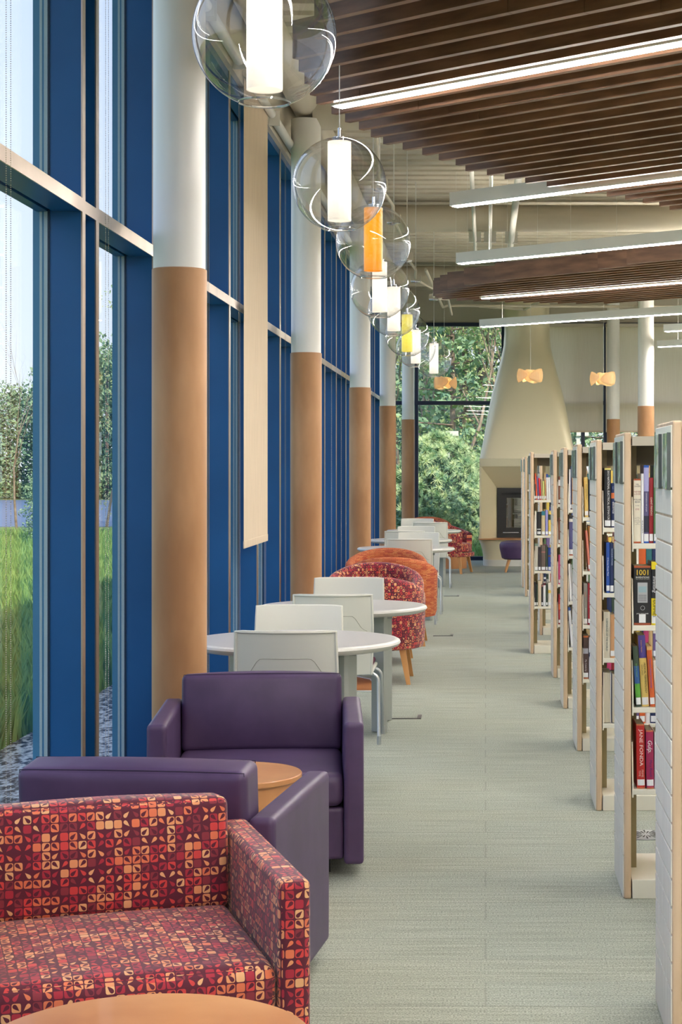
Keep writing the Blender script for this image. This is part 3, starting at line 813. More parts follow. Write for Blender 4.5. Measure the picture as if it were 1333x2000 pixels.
bookmats = {}
def bcol(c, rough=.4):
    k_ = tuple(c)
    if k_ not in bookmats:
        n_ = 'cover_%d_%d_%d' % k_; mat(n_, c, rough); bookmats[k_] = n_
    return bookmats[k_]
def ink(c): return bcol(c)
CN = [((236, 232, 220), 'cream'), ((34, 34, 38), 'black'), ((150, 34, 44), 'dark red'), ((36, 66, 150), 'blue'), ((28, 44, 88), 'navy'),
      ((86, 116, 76), 'green'), ((206, 96, 44), 'orange'), ((226, 196, 92), 'yellow'), ((122, 74, 56), 'brown'), ((170, 170, 172), 'grey'),
      ((240, 240, 242), 'white'), ((112, 92, 140), 'purple'), ((48, 110, 116), 'teal'), ((192, 164, 120), 'tan'), ((184, 60, 110), 'pink'), ((58, 74, 60), 'dark green')]
CD = {n_: c for c, n_ in CN}
def text(s_, parent, x, y, z, size, colr, vertical=True, name='title_lettering', sx=1.0, shear=0, off=0):
    cu = bpy.data.curves.new(name, 'FONT'); cu.body = s_; cu.size = size; cu.align_x = 'CENTER'; cu.align_y = 'CENTER'
    cu.extrude = .0002; cu.shear = shear; cu.resolution_u = 2; cu.offset = off
    cu.materials.append(MATS[ink(colr)])
    o = bpy.data.objects.new(name, cu); COL.objects.link(o); o.parent = parent; o.location = (x, y, z)
    o.rotation_euler = (Matrix.Rotation(PI / 2, 3, 'Y') @ Matrix.Rotation(PI / 2, 3, 'X')).to_euler() if vertical else (PI / 2, 0, 0)
    o.scale = (sx, 1, 1)
    me = bpy.data.meshes.new_from_object(o); me.materials.clear(); me.materials.append(MATS[ink(colr)])
    q = bpy.data.objects.new(name, me); COL.objects.link(q); q.parent = parent; q.location = o.location; q.rotation_euler = o.rotation_euler; q.scale = o.scale
    bpy.data.objects.remove(o); bpy.data.curves.remove(cu)
    return q
SHN = {1.30: 'top shelf', 1.0: 'second shelf', .70: 'third shelf', .40: 'lowest book shelf'}
def book(ci, shelf, idx, x, w_, h_, cname, lean=0, d_=.16, label=True, bands=(), texts=(), paper=False, note=None):
    """x = left lower corner in world; bands=(z0,z1,colour) on the spine; texts=(string,dx,z,size,colour,vertical,sx,shear)"""
    y = casey[ci] + .012 + random.uniform(0, .012)
    lab = (note or (cname if isinstance(cname, str) else 'light coloured') + ' book') + ', ' + ORD[idx] + ' from left on ' + SHN[shelf] + ', ' + ORD[ci] + ' bookcase'
    t = thing('book', lab, 'book', (x, y, shelf + .0005), 0, 'books on the bookcases')
    t.rotation_euler = (0, -R(lean), 0)
    cm = bcol(CD.get(cname, cname if isinstance(cname, tuple) else (128, 128, 128)))
    tt = .0022
    if paper:   # fore edge towards the aisle
        mb = MB(); mb.box(0, tt, 0, d_, 0, h_); mb.box(w_ - tt, w_, 0, d_, 0, h_); mb.box(0, w_, d_ - tt, d_, 0, h_); mb.build('cover', cm, t, sharp=30)
        mb = MB(); n_ = max(4, int(w_ / .004)); 
        for i in range(n_):
            a = tt + (w_ - 2 * tt) * i / n_; mb.box(a, a + (w_ - 2 * tt) / n_ * .8, .004 + .001 * (i % 2), d_ - tt, .003, h_ - .003)
        mb.build('page_block', 'page_paper', t); return t
    mb = MB(); n_ = 6; b = min(.0035, w_ * .15); poly = [(w_, tt), (w_, d_), (w_ - tt, d_), (w_ - tt, tt * 1.5), (tt, tt * 1.5), (tt, d_), (0, d_), (0, tt)]
    for j in range(1, n_): s_ = j / n_; poly.append((w_ * s_, tt - b * math.sin(PI * s_)))
    mb.prism(poly, 0, h_); mb.build('cover', cm, t, sharp=40)
    MB().box(tt, w_ - tt, tt * 1.5, d_ - .003, .003, h_ - .003).build('page_block', 'page_paper', t)
    yf = tt - b
    def patch(name, x0, x1, z0, z1, m_, off=.0003):
        vs = []; fs = []; n2 = 6
        for j in range(n2 + 1):
            s_ = (x0 + (x1 - x0) * j / n2) / w_
            yy = tt - b * math.sin(PI * min(1, max(0, s_))) - off
            vs += [(w_ * s_, yy, z0), (w_ * s_, yy, z1), (w_ * s_, yy + .0002, z0), (w_ * s_, yy + .0002, z1)]
        for j in range(n2):
            a = 4 * j; fs += [(a, a + 4, a + 5, a + 1), (a + 2, a + 3, a + 7, a + 6), (a + 1, a + 5, a + 7, a + 3), (a, a + 2, a + 6, a + 4)]
        return MB().add(vs, fs).build(name, m_, t)
    for (z0, z1, c_) in bands: patch('colour_band', 0, w_, z0, z1, bcol(c_))
    if label: patch('call_number_label', w_ * .06, w_ * .94, .006 + random.uniform(0, .006), .034, 'label_white', .0006)
    for q in texts:
        s_, dx, z_, size, c_ = q[:5]; ver = q[5] if len(q) > 5 else True; sx = q[6] if len(q) > 6 else 1; sh = q[7] if len(q) > 7 else 0
        text(s_, t, w_ * dx, yf - .0012, z_, size, c_, ver, sx=sx, shear=sh)
    return t
WH = (240, 240, 240); BK = (20, 20, 22); RD = (170, 40, 40)
filled = {}
def put(ci, shelf, x, w_, h_, cname, **kw):
    k_ = (ci, shelf); n_ = filled.get(k_, [0, 0])[0]
    book(ci, shelf, n_, x, w_, h_, cname, **kw); filled[k_] = [n_ + 1, x + w_ + h_ * math.sin(R(max(0, kw.get('lean', 0)))) * 0]
# --- second bookcase (the one whose shelves show largest)
put(1, 1.30, .544, .026, .236, 'cream', label=False, note='cream and rust NEVER LOOK book', bands=((0, .006, (176, 84, 48)), (.230, .236, (176, 84, 48)), (.006, .230, (232, 226, 208))),
    texts=(('SAL\nSAGER', .5, .212, .0075, (70, 60, 60), False), ('NEVER\nLOOK', .5, .184, .0085, (150, 60, 60), False), ('POLAR\nBEAR', .5, .155, .0085, (60, 60, 70), False), ('in the', .5, .138, .006, (90, 90, 90), False), ('EYE', .5, .124, .0085, (150, 60, 60), False), ('A Guide\nBook Tour\nto the\nWorld Most\nRemarkable\nTales\nand More', .5, .082, .0042, (120, 116, 110), False)))
put(1, 1.30, .5715, .0085, .255, 'white', label=False, note='very thin white book', texts=(('BOOK OF FACTS', .5, .06, .006, BK),))
put(1, 1.30, .581, .019, .286, (92, 88, 128), note='blue-violet spined book', bands=((0, .009, (40, 90, 180)), (.277, .286, (40, 90, 180)), (.19, .277, (168, 168, 214)), (.04, .10, (44, 46, 66))), texts=(('conversations with people', .5, .15, .0065, (210, 210, 220)),))
put(1, 1.30, .601, .0148, .240, 'dark red', note='red GIANT PANDAS book', texts=(('GIANT PANDAS', .5, .135, .0095, (236, 214, 200)),))
put(1, 1.30, .617, .020, .286, 'green', note='green Cousins book', bands=((0, .007, (40, 60, 140)), (.279, .286, (40, 60, 140))), texts=(('Cousins', .55, .185, .014, WH), ('Our Primate Relatives', .45, .105, .006, (190, 204, 180))))
put(1, 1.0, .5447, .0615, .2175, 'black', label=False, note='thick black 1001 INVENTIONS book', bands=((0, .008, (150, 72, 44)), (.210, .2175, (168, 84, 48))),
    texts=(('1001', .5, .192, .0285, (242, 206, 70), False, .92), ('INVENTIONS', .5, .1745, .0095, WH, False, .9), ('THAT CHANGED THE WORLD', .5, .168, .0036, (190, 190, 190), False), ('JACK CHALLONER', .5, .042, .0052, WH, False)))
b1001 = [o for o in COL.objects if o.name.startswith('book') and 'INVENTIONS' in o.get('label', '')][0]
MB().soft(.0125, .049, -.0035, -.0015, .082, .156, .006, rs=2).build('phone_picture', bcol((176, 178, 182)), b1001)
MB().soft(.016, .045, -.0042, -.0034, .120, .142, .001, rs=1).build('phone_screen_picture', bcol((150, 176, 186)), b1001)
mb = MB()
for r_ in range(4):
    for c_ in range(6): mb.box(.0165 + c_ * .0049, .0200 + c_ * .0049, -.0044, -.0034, .088 + r_ * .0065, .092 + r_ * .0065)
mb.build('phone_key_picture', bcol((120, 122, 128)), b1001)
MB().tube([(.031 + .0075 * math.cos(a * PI / 12), -.0035, .063 + .0075 * math.sin(a * PI / 12)) for a in range(25)], .0008, 5).build('ring_mark', bcol((170, 172, 176)), b1001)
MB().box(.018, .042, -.004, -.0015, .009, .040).build('call_number_label', 'label_white', b1001)
put(1, 1.0, .6085, .0215, .232, 'black', note='black and yellow Inventing for DUMMIES book', bands=((0, .098, (240, 216, 40)), (.204, .232, (240, 216, 40))), texts=(('Inventing', .5, .15, .0165, WH, True, 1, .25), ('FOR', .5, .092, .006, BK), ('DUMMIES', .5, .060, .0155, BK, True, .95)))
put(1, .70, .5525, .019, .222, 'dark green', lean=3.4, note='green to blue language book', bands=((.035, .085, (90, 160, 60)), (.085, .15, (50, 90, 150))), texts=(('Spanish for Hospital', .5, .135, .006, (120, 190, 90)),))
put(1, .70, .5745, .0265, .262, (222, 192, 108), lean=3.4, note='yellow and purple MEDICAL TERMINOLOGY book', bands=((.178, .262, (78, 66, 140)),), texts=(('MEDICAL TERMINOLOGY', .68, .105, .0098, BK), ('SIMPLIFIED', .3, .135, .0085, (130, 110, 60)), ('Chabner Masters', .4, .222, .0065, (220, 160, 80))))
put(1, .70, .604, .0185, .222, 'orange', lean=3.4, note='orange Medical Terminology book', bands=((.208, .222, (214, 170, 110)),), texts=(('Schaum\'s Medical Terminology', .5, .122, .0085, (110, 90, 190)),))
put(1, .70, .625, .0170, .170, 'cream', lean=3.4, note='cream MEDICAL DICTIONARY book', texts=(('MEDICAL DICTIONARY', .5, .085, .0075, (70, 70, 60)),))
put(1, .40, .556, .030, .236, (186, 40, 38), lean=.8, note='red JANE FONDA PRIME TIME book', bands=((0, .005, (186, 110, 70)), (.231, .236, (196, 110, 70))), texts=(('JANE FONDA', .55, .150, .0175, (240, 220, 214), True, 1.28), ('PRIME\nTIME', .5, .056, .0105, (226, 180, 170))))
put(1, .40, .5905, .0275, .214, (160, 36, 84), lean=.8, note='crimson Gulp. book', bands=((0, .005, (186, 110, 70)), (.209, .214, (196, 110, 70))), texts=(('Gulp.', .5, .155, .0225, WH, True, 1.0, .2, ), ('Mary Roach', .6, .076, .013, (60, 30, 110), True, 1, .2)))
put(1, .40, .6205, .018, .206, 'white', note='white book', texts=(('notes from a small island', .5, .11, .006, (120, 120, 130)),))
# --- third bookcase
put(2, 1.30, .548, .0290, .274, 'black', note='tall black NATIONAL ELECTRICAL ESTIMATOR book', bands=((.266, .274, (226, 214, 120)),), texts=(('2012 NATIONAL ELECTRICAL ESTIMATOR', .6, .150, .0132, WH, True, .92),))
put(2, 1.30, .5785, .018, .205, 'navy', note='dark blue electrical book', bands=((.134, .16, (206, 110, 60)),), texts=(('electrical', .6, .092, .015, WH), ('basic', .5, .183, .007, (150, 160, 210))))
put(2, 1.30, .598, .012, .215, (60, 160, 84), note='bright green book', bands=((.206, .215, (200, 50, 50)),))
put(2, 1.0, .556, .0165, .232, (44, 84, 168), note='blue A Nuclear Power Plant book', texts=(('A Nuclear Power Plant', .45, .12, .009, WH),))
put(2, 1.0, .5735, .0165, .230, 'navy', note='navy NUCLEAR POWER book', texts=(('NUCLEAR POWER', .5, .165, .0095, (190, 204, 230)),))
put(2, 1.0, .592, .013, .200, 'green')
put(2, .70, .5435, .0300, .212, (212, 204, 186), note='beige SUBMARINES OF THE WORLD book', label=False, texts=(('SUBMARINES OF THE WORLD', .5, .108, .0118, (50, 84, 90), True, .95), ('The Illustrated History', .82, .12, .0045, BK)))
put(2, .70, .575, .0205, .200, (196, 148, 104), note='tan book')
put(2, .40, .542, .036, .235, 'white', paper=True, note='thick book shelved with pages facing out')
put(2, .40, .581, .022, .228, (60, 70, 100), paper=True, note='second book with pages facing out')
# --- fourth bookcase
put(3, 1.30, .553, .021, .222, (226, 192, 110), lean=1.2, note='yellow book', texts=(('Home Wiring and Plumbing', .6, .14, .0075, (90, 60, 30)),))
put(3, 1.30, .577, .020, .212, (66, 68, 70), lean=.6, note='charcoal book', texts=(('the complete manual', .6, .13, .009, (190, 190, 190)),))
put(3, 1.0, .575, .0125, .225, (214, 128, 110), lean=5.0, note='pink-edged leaning book')
put(3, 1.0, .590, .0225, .250, (190, 128, 58), lean=4.0, note='ochre Italian FAMILY book', texts=(('Great Italian FAMILY', .5, .13, .012, (222, 190, 120)),))
put(3, .70, .5465, .0225, .232, (140, 138, 132), note='grey ANNE BURRELL book', texts=(('ANNE BURRELL', .55, .065, .0085, (220, 220, 214)), ('cook', .5, .17, .014, (200, 120, 90))))
put(3, .70, .5705, .017, .232, 'dark red', note='red A Sunday Dinner book', texts=(('A Sunday Dinner', .55, .13, .0105, (230, 200, 200)),))
put(3, .40, .5445, .0285, .240, (78, 58, 56), note='brown My Celebrity book', bands=((0, .008, (160, 90, 60)), (.230, .24, (200, 110, 60)), (.14, .17, (160, 160, 170))), texts=(('My Celebrity', .5, .075, .0125, (214, 206, 210)),))
# --- fifth bookcase
put(4, 1.30, .5475, .0085, .265, 'white'); put(4, 1.30, .5570, .007, .285, 'navy'); put(4, 1.30, .566, .013, .27, (196, 150, 104), note='tan book')
put(4, 1.0, .5475, .0290, .262, 'cream', bands=((.0, .008, (170, 80, 50)), (.24, .262, (40, 40, 50)), (.04, .22, (84, 84, 132))), note='cream and slate blue book')
put(4, .70, .553, .013, .245, 'white', lean=3); put(4, .70, .568, .012, .240, 'grey', lean=3.5)
put(4, .40, .560, .016, .262, (226, 228, 236), lean=4.5, bands=((.24, .262, (60, 90, 160)),), note='white leaning book with blue top')
# --- seventh bookcase
x7 = .415
for (w_, h_, c_, ln) in ((.010, .135, 'black', 0), (.012, .225, (226, 92, 50), 3), (.012, .20, 'purple', 3), (.013, .185, (206, 40, 60), 3), (.012, .175, 'tan', 2), (.012, .16, (210, 220, 130), 2), (.012, .17, (190, 140, 90), 2), (.014, .19, 'white', 2), (.014, .19, 'white', 2), (.014, .19, 'white', 1)):
    put(6, 1.30, x7, w_, h_, c_, lean=ln, note={str((226, 92, 50)): 'orange and blue leaning book', str((206, 40, 60)): 'bright red leaning book'}.get(str(c_), None) if isinstance(c_, tuple) else None); x7 += w_ + .003
put(6, 1.0, .417, .014, .205, 'cream'); put(6, 1.0, .436, .034, .200, 'black', note='black thick book', bands=((.048, .056, (230, 230, 230)),))
put(6, 1.0, .474, .030, .205, (206, 190, 150), bands=((.17, .205, (50, 120, 140)),), note='beige and teal book'); put(6, 1.0, .508, .020, .215, (150, 148, 210), note='lavender book')
put(6, .70, .417, .028, .230, (128, 150, 136), bands=((.03, .21, (200, 196, 184)),), note='sage and cream book'); put(6, .70, .448, .019, .200, (60, 52, 54), note='dark plum book')
put(6, .70, .472, .035, .215, (106, 92, 84), bands=((.155, .163, (190, 120, 120)),), note='thick taupe book'); put(6, .70, .510, .016, .215, 'dark green')
put(6, .40, .414, .014, .205, 'black'); put(6, .40, .431, .011, .185, 'dark green'); put(6, .40, .444, .028, .215, (222, 208, 184), label=False, note='thick ivory book')
put(6, .40, .474, .013, .180, 'black', bands=((.165, .18, (200, 130, 120)),)); put(6, .40, .489, .022, .205, 'white', bands=((.178, .198, (110, 50, 60)),)); put(6, .40, .513, .013, .19, 'dark green')
# --- the rest of the visible rows
lim = {1: .70, 2: .84, 3: .80, 4: .74, 5: .68, 6: .60, 7: .72}
for ci, xm in lim.items():
    for s_ in SH:
        n_, x = filled.get((ci, s_), [0, casex[ci] + .042]); x += .003 if n_ else 0
        if n_:  # leaning neighbours: keep clear of their feet
            x += .001
        k_ = n_
        while x < xm and k_ < 17:
            w_ = random.choice((.014, .018, .022, .026, .032)); h_ = random.uniform(.18, .265)
            c_, nm = random.choice(CN)
            bands = ()
            if random.random() < .4: z_ = random.uniform(.08, .14); bands = ((z_, z_ + random.uniform(.01, .05), random.choice(CN)[0]),)
            book(ci, s_, k_, x, w_, h_, nm, bands=bands); x += w_ + .0015; k_ += 1

# ================================================================== CLUB ARMCHAIRS
def armchair(name, label, matn, uv, loc, rz, seam, bh=.31):
    """square club chair, front towards local -y; outer .84 x .80"""
    t = thing(name, label, 'armchair', loc, rz, 'square club armchairs')
    W, D, A = .412, .40, .076
    for s_ in (-1, 1):
        x0, x1 = sorted((s_ * W, s_ * (W - A)))
        MB().soft(x0, x1, -D, D, .055, .60, .016, n=3, puff=(.004, .003, .003)).build('arm', matn, t, uv)
    MB().soft(-W + A, W - A, D - .10, D, .055, .585, .012, n=3).build('back_frame', matn, t, uv)
    MB().soft(-W + A, W - A, -D + .03, D - .10, .07, .27, .014, n=3, puff=(0, .004, 0)).build('front_rail', matn, t, uv)
    MB().soft(-W + A + .002, W - A - .002, -D + .008, D - .14, .275, .405, .035, n=8, puff=(0, .012, .02), rs=3).build('seat_cushion', matn, t, uv)
    m_ = Matrix.Translation((0, D - .10, .40)) @ Matrix.Rotation(R(-6), 4, 'X')
    b = MB(); b.soft(-W + A + .004, W - A - .004, -.085, .075, -.01, bh, .024, n=9, puff=(.0, .022, .012), mtx=m_, rs=3)
    bo = b.build('back_cushion', matn, t, uv)
    if seam:
        q = MB(); xx = W - A - .020
        for (dy, sg) in ((-.085, 1), (.075, 1)):
            pts = [(-xx, dy + (.012 if dy < 0 else -.012), .01), (-xx, dy + (.012 if dy < 0 else -.012) , bh - .015), (xx, dy + (.012 if dy < 0 else -.012) , bh - .015), (xx, dy + (.012 if dy < 0 else -.012), .01)]
            fine = []
            for i in range(3):
                for j in range(16): 
                    a = Vector(pts[i]).lerp(Vector(pts[i + 1]), j / 16); fine.append(a)
            o = [m_ @ Vector((v.x * 1.025, v.y, v.z + (.012 + .0035 * (1 - (v.x / .335) ** 2) if v.z > bh - .03 else 0))) for v in fine]
            q.tube(o, .0016, 5)
        q.build('stitched_seam', seam, bo)
    for (x, y) in ((-.26, -.24), (.26, -.24), (-.26, .24), (.26, .24)):
        MB().box(x - .025, x + .025, y - .025, y + .025, 0, .075).build('foot', 'black_iron', t)
    return t
armchair('armchair', 'purple leather club armchair facing the camera, behind the small round wood table', 'purple_leather', True, (-.912, 7.23, 0), R(5), 'purple_seam')
armchair('armchair', 'purple leather club armchair turned away from the camera, behind the patterned one', 'purple_leather', True, (-.955, 5.43, 0), R(180 - 6), 'purple_seam', .335)
armchair('armchair', 'red patterned club armchair with floral squares, nearest the camera', 'flower_fabric', True, (-.931, 4.499, 0), R(18.5), None, .285)

def drum(x, y, r, h_, label):
    t = thing('drum_table', label, 'side table', (x, y, 0), 0, 'round wood drum tables')
    MB().lathe([(0, h_ - .022), (r - .004, h_ - .022), (r, h_ - .018), (r, h_ - .003), (r - .003, h_), (0, h_)], n=72).build('tabletop', 'drum_wood', t)
    MB().lathe([(0, 0), (r - .012, 0), (r - .012, h_ - .022), (0, h_ - .022)], n=72).build('drum_body', 'drum_wood', t)
drum(-.64, 3.366, .314, .50, 'round light wood table at the bottom edge, before the patterned armchair')
drum(-.895, 6.33, .245, .50, 'round light wood table between the two purple armchairs')
drum(-.52, 28.0, .24, .48, 'small round wood table by the far window, behind the red chair')

# ================================================================== WHITE TABLES AND CHAIRS
def round_table(x, y, r, label):
    t = thing('round_table', label, 'table', (x, y, 0), 0, 'round white tables')
    MB().lathe([(0, .738), (r - .028, .738), (r - .0282, .7402), (0, .7402)], n=96).build('top_surface', 'table_top', t)
    MB().lathe([(0, .70), (r - .035, .70), (r - .008, .712), (r, .724), (r - .004, .734), (r - .014, .7392), (r - .028, .7400), (r - .028, .738), (0, .738)], n=96).build('table_edge', 'table_edge', t)
    for i in range(4):
        a = PI / 4 + i * PI / 2; m_ = Matrix.Translation((.33 * math.cos(a), .33 * math.sin(a), 0)) @ Matrix.Rotation(a, 4, 'Z')
        MB().soft(-.055, .055, -.016, .016, .004, .70, .003, rs=1, mtx=m_).build('leg', 'table_leg', t)
    MB().box(-.30, .30, -.02, .02, .66, .70).build('apron', 'table_leg', t)
    return t
round_table(-.93, 8.75, .515, 'nearest round white table, right behind the purple armchair')
round_table(-.865, 10.89, .51, 'second round white table, in front of the red tub chairs')
round_table(-.83, 18.7, .51, 'third round white table, behind the orange tub chairs')
round_table(-.867, 20.85, .48, 'fourth round white table, second from the far end')
round_table(-.82, 23.9, .50, 'farthest round white table, beside the far red armchair')

def chair_proto():
    """seat faces local -y (sitter looks to -y); back at +y"""
    t = thing('stacking_chair', 'x', 'chair', (0, 0, 0), 0, 'white plastic stacking chairs')
    # back shell
    nx, nz = 14, 10
    def bk(u, v, off):
        z = .40 + .455 * v; wv = .232 - .012 * v if v > .5 else .222 + .004 * v
        if v < .3: wv = .215 + .02 * v
        y = .195 + .055 * v + .045 * (1 - u * u) * (.4 + .6 * v) + off
        return (u * wv, y, z)
    vs = []; fs = []
    for off in (0, .012):
        for j in range(nz + 1):
            for i in range(nx + 1): vs.append(bk(-1 + 2 * i / nx, j / nz, off))
    K = (nx + 1) * (nz + 1)
    for j in range(nz):
        for i in range(nx):
            a = j * (nx + 1) + i; fs.append((a, a + 1, a + nx + 2, a + nx + 1)); fs.append((K + a, K + a + nx + 1, K + a + nx + 2, K + a + 1))
    for i in range(nx):
        a = i; fs.append((a, K + a, K + a + 1, a + 1)); a = nz * (nx + 1) + i; fs.append((a, a + 1, K + a + 1, K + a))
    for j in range(nz):
        a = j * (nx + 1); fs.append((a, a + nx + 1, K + a + nx + 1, K + a)); a = a + nx; fs.append((a, K + a, K + a + nx + 1, a + nx + 1))
    mb = MB().add(vs, fs)
    # raised rim round the rear side
    rim = [bk(-1, v / 8, .012) for v in range(0, 9)] + [bk(-1 + 2 * i / 14, 1, .012) for i in range(1, 15)] + [bk(1, 1 - v / 8, .012) for v in range(1, 9)]
    mb.tube(rim, .008, 6)
    back = mb.build('backrest', 'chair_plastic', t, sharp=50)
    gp = []
    for i in range(25):
        u = -.86 + 1.72 * i / 24; s_ = min(1, max(0, (.78 - abs(u)) / .3)); v = .55 + .05 * min(1, (.86 - abs(u)) * 4) + .14 * (s_ * s_ * (3 - 2 * s_))
        gp.append(bk(u, v, .0125))
    MB().tube(gp, .0016, 5).build('back_crease', 'chair_groove', back)
    MB().soft(-.225, .225, -.22, .20, .405, .425, .008, n=2).build('seat_shell', 'chair_plastic', t)
    MB().soft(-.215, .215, -.215, .185, .425, .458, .015, n=4, puff=(0, 0, .006)).build('seat_pad', 'plum_fabric', t)
    for sx in (-1, 1):
        for (y0, y1) in ((-.15, -.21), (.12, .20)):
            pts = [(sx * .10, y0, .392), (sx * .20, y0, .395)] + [(sx * (.205 + .045 * math.sin(a * PI / 8)), y0 + (y1 - y0) * .1 * a / 4, .395 - .045 * (1 - math.cos(a * PI / 8))) for a in range(1, 5)] + [(sx * .258, y1, .0)]
            lg = MB().tube(pts, .0105, 10).build('leg', 'satin_steel', t)
            MB().cyl(sx * .258, y1, 0, .05, .0125, 10).build('leg_sleeve', 'satin_steel', lg)
    MB().tube([(-.12, 0, .385), (.12, 0, .385)], .012, 8).build('crossbar', 'satin_steel', t)
    return t
cp = chair_proto()
chairs = [(-.88, 7.93, 180, 'white plastic chair nearest the camera, rear showing behind the purple armchair'),
          (-.97, 9.28, 0, 'white plastic chair facing the camera across the nearest table'),
          (-.865, 10.18, 180, 'white plastic chair seen from behind with plum seat and steel legs in view'),
          (-.888, 11.60, 0, 'white plastic chair facing the camera, just before the red tub chairs'),
          (-.76, 17.95, 180, 'white plastic chair seen from behind at the third table, beyond the orange chairs'),
          (-.735, 19.62, 0, 'white plastic chair facing the camera at the third table'),
          (-.91, 20.2, 180, 'white plastic chair turned away at the fourth table, mostly hidden'),
          (-.84, 21.65, 0, 'white plastic chair facing the camera at the fourth table'),
          (-.72, 23.35, 180, 'white plastic chair turned away at the farthest table'),
          (-.95, 24.9, 0, 'white plastic chair facing the camera, last one before the far window')]
for i, (x, y, a, lab) in enumerate(chairs):
    # backrest at +y locally; rotate 180 so a chair turned away has its back towards the camera
    o = cp if i == 0 else dup(cp)
    yy = y + (.22 if a == 180 else -.22)
    o.location = (x, yy, 0); o.rotation_euler = (0, 0, R(a)); o['label'] = lab
del i

# ================================================================== TUB CHAIRS, OTTOMAN
def tub_proto(matn, label):
    t = thing('tub_chair', label, 'armchair', (0, 0, 0), 0, 'upholstered tub chairs')
    n = 44; vs = []; fs = []; A0 = R(-48); A1 = R(228)
    sec_n = 10
    for i in range(n + 1):
        a = A0 + (A1 - A0) * i / n
        f_ = (math.sin(a) + .74) / 1.74; f_ = max(0, min(1, f_)); top = .60 + .19 * (f_ ** 1.1)
        ro, ri = .40, .305
        ey = .93
        sec = [(ri, .30), (ri, top - .05), (ri + .012, top - .018), (ri + .035, top - .002), ((ro + ri) / 2 + .01, top), (ro - .02, top - .008), (ro - .004, top - .03), (ro, top - .06), (ro - .006, .30), (ro - .02, .255)]
        for (r_, z) in sec: vs.append((r_ * math.cos(a), r_ * ey * math.sin(a), z))
    for i in range(n):
        for q in range(sec_n):
            a = i * sec_n + q; b_ = i * sec_n + (q + 1) % sec_n
            fs.append((a, a + sec_n, b_ + sec_n, b_))
    fs.append(tuple(reversed(range(sec_n)))); fs.append(tuple(n * sec_n + q for q in range(sec_n)))
    MB().add(vs, fs).build('curved_back', matn, t, 'cyl', sharp=60)
    MB().lathe([(0, .25), (.36, .25), (.375, .26), (.375, .31), (0, .31)], n=48).build('seat_base', matn, t, 'cyl')
    MB().lathe([(0, .31), (.27, .31), (.30, .33), (.30, .41), (.28, .44), (.2, .452), (0, .455)], (0, -.03, 0), n=48).build('seat_cushion', matn, t, 'cyl')
    for (x, y) in ((-1, -1), (1, -1), (-1, 1), (1, 1)):
        m_ = [(x * .24, y * .22, .25), (x * .285, y * .265, 0)]
        a, b_ = map(Vector, m_)
        q = MB(); r0, r1 = .024, .015
        vs = [(a.x + dx * r0, a.y + dy * r0, a.z) for dx, dy in ((-1, -1), (1, -1), (1, 1), (-1, 1))] + [(b_.x + dx * r1, b_.y + dy * r1, b_.z) for dx, dy in ((-1, -1), (1, -1), (1, 1), (-1, 1))]
        q.add(vs, [(3, 2, 1, 0), (4, 5, 6, 7), (0, 1, 5, 4), (1, 2, 6, 5), (2, 3, 7, 6), (3, 0, 4, 7)]); q.build('leg', 'table_leg_wood', t)
    return t
tr = tub_proto('flower_fabric', 'red floral tub chair with its back to the camera, beside the second table')
tr.location = (-.845, 13.28, 0); tr.rotation_euler = (0, 0, PI)
dup(tr, (-.90, 14.55, 0), 0, 'red floral tub chair facing the camera, behind the turned one')
to = tub_proto('brick_fabric', 'orange striped tub chair with its back to the camera, behind the red pair')
to.location = (-.83, 16.05, 0); to.rotation_euler = (0, 0, PI)
dup(to, (-.95, 17.2, 0), 0, 'orange striped tub chair facing the camera, before the third table')
dup(tr, (-.54, 26.75, 0), R(75), 'small far red tub chair facing right near the fireplace')
dup(to, (-.93, 28.2, 0), 0, 'far orange tub chair facing the camera by the far window')
ot = thing('ottoman', 'round purple leather ottoman on splayed wood legs before the fireplace', 'ottoman', (.50, 27.0, 0))
MB().lathe([(0, .19), (.22, .19), (.255, .21), (.29, .36), (.292, .41), (.27, .45), (.2, .466), (0, .47)], n=48).build('seat', 'purple_leather', ot)
for (x, y) in ((-1, -1), (1, -1), (-1, 1), (1, 1)):
    q = MB(); q.tube([(x * .14, y * .14, .2), (x * .2, y * .2, 0)], [.022, .015], 8); q.build('leg', 'table_leg_wood', ot)

# floor fittings
t = thing('floor_diffuser', 'round slotted metal air diffuser in the carpet between bookcases', 'floor vent', (.687, 7.68, 0))
MB().lathe([(0, .001), (.1, .001), (.1, .004), (.094, .006), (0, .006)], n=48).build('disc', 'satin_steel', t)
mb = MB()
for i in range(24):
    a = 2 * PI * i / 24; r0, r1 = (.02, .06) if i % 2 else (.035, .088)
    c_, s_ = math.cos(a), math.sin(a); w0, w1 = .0015, .004
    mb.prism([(r0 * c_ + w0 * s_, r0 * s_ - w0 * c_), (r1 * c_ + w1 * s_, r1 * s_ - w1 * c_), (r1 * c_ - w1 * s_, r1 * s_ + w1 * c_), (r0 * c_ - w0 * s_, r0 * s_ + w0 * c_)], .0061, .0066)
mb.build('slot', 'black_gap', t)
for (x, y, lab) in ((-.50, 11.24, 'dark metal angle strip on the carpet beside the second table leg'), (-.40, 16.75, 'dark metal angle strip on the carpet beside the orange tub chair'), (-.42, 21.9, 'small dark metal angle strip on the carpet by the far chairs')):
    mb = MB(); mb.box(x - .09, x + .07, y - .012, y + .012, 0, .004); mb.box(x + .07, x + .095, y - .012, y + .16, 0, .005)
    tag(mb.build('floor_box_trim', 'dark_steel'), lab, 'floor fitting', 'metal angle strips on the carpet')
mb = MB(); mb.prism([(-1.3, 12.6), (-.74, 12.6), (-.86, 13.3), (-1.3, 14.0)], 0, .004)
t = mb.build('wood_floor_inlay', 'drum_wood'); tag(t, 'orange wood floor patch with pale edging under the second table', 'floor inlay')
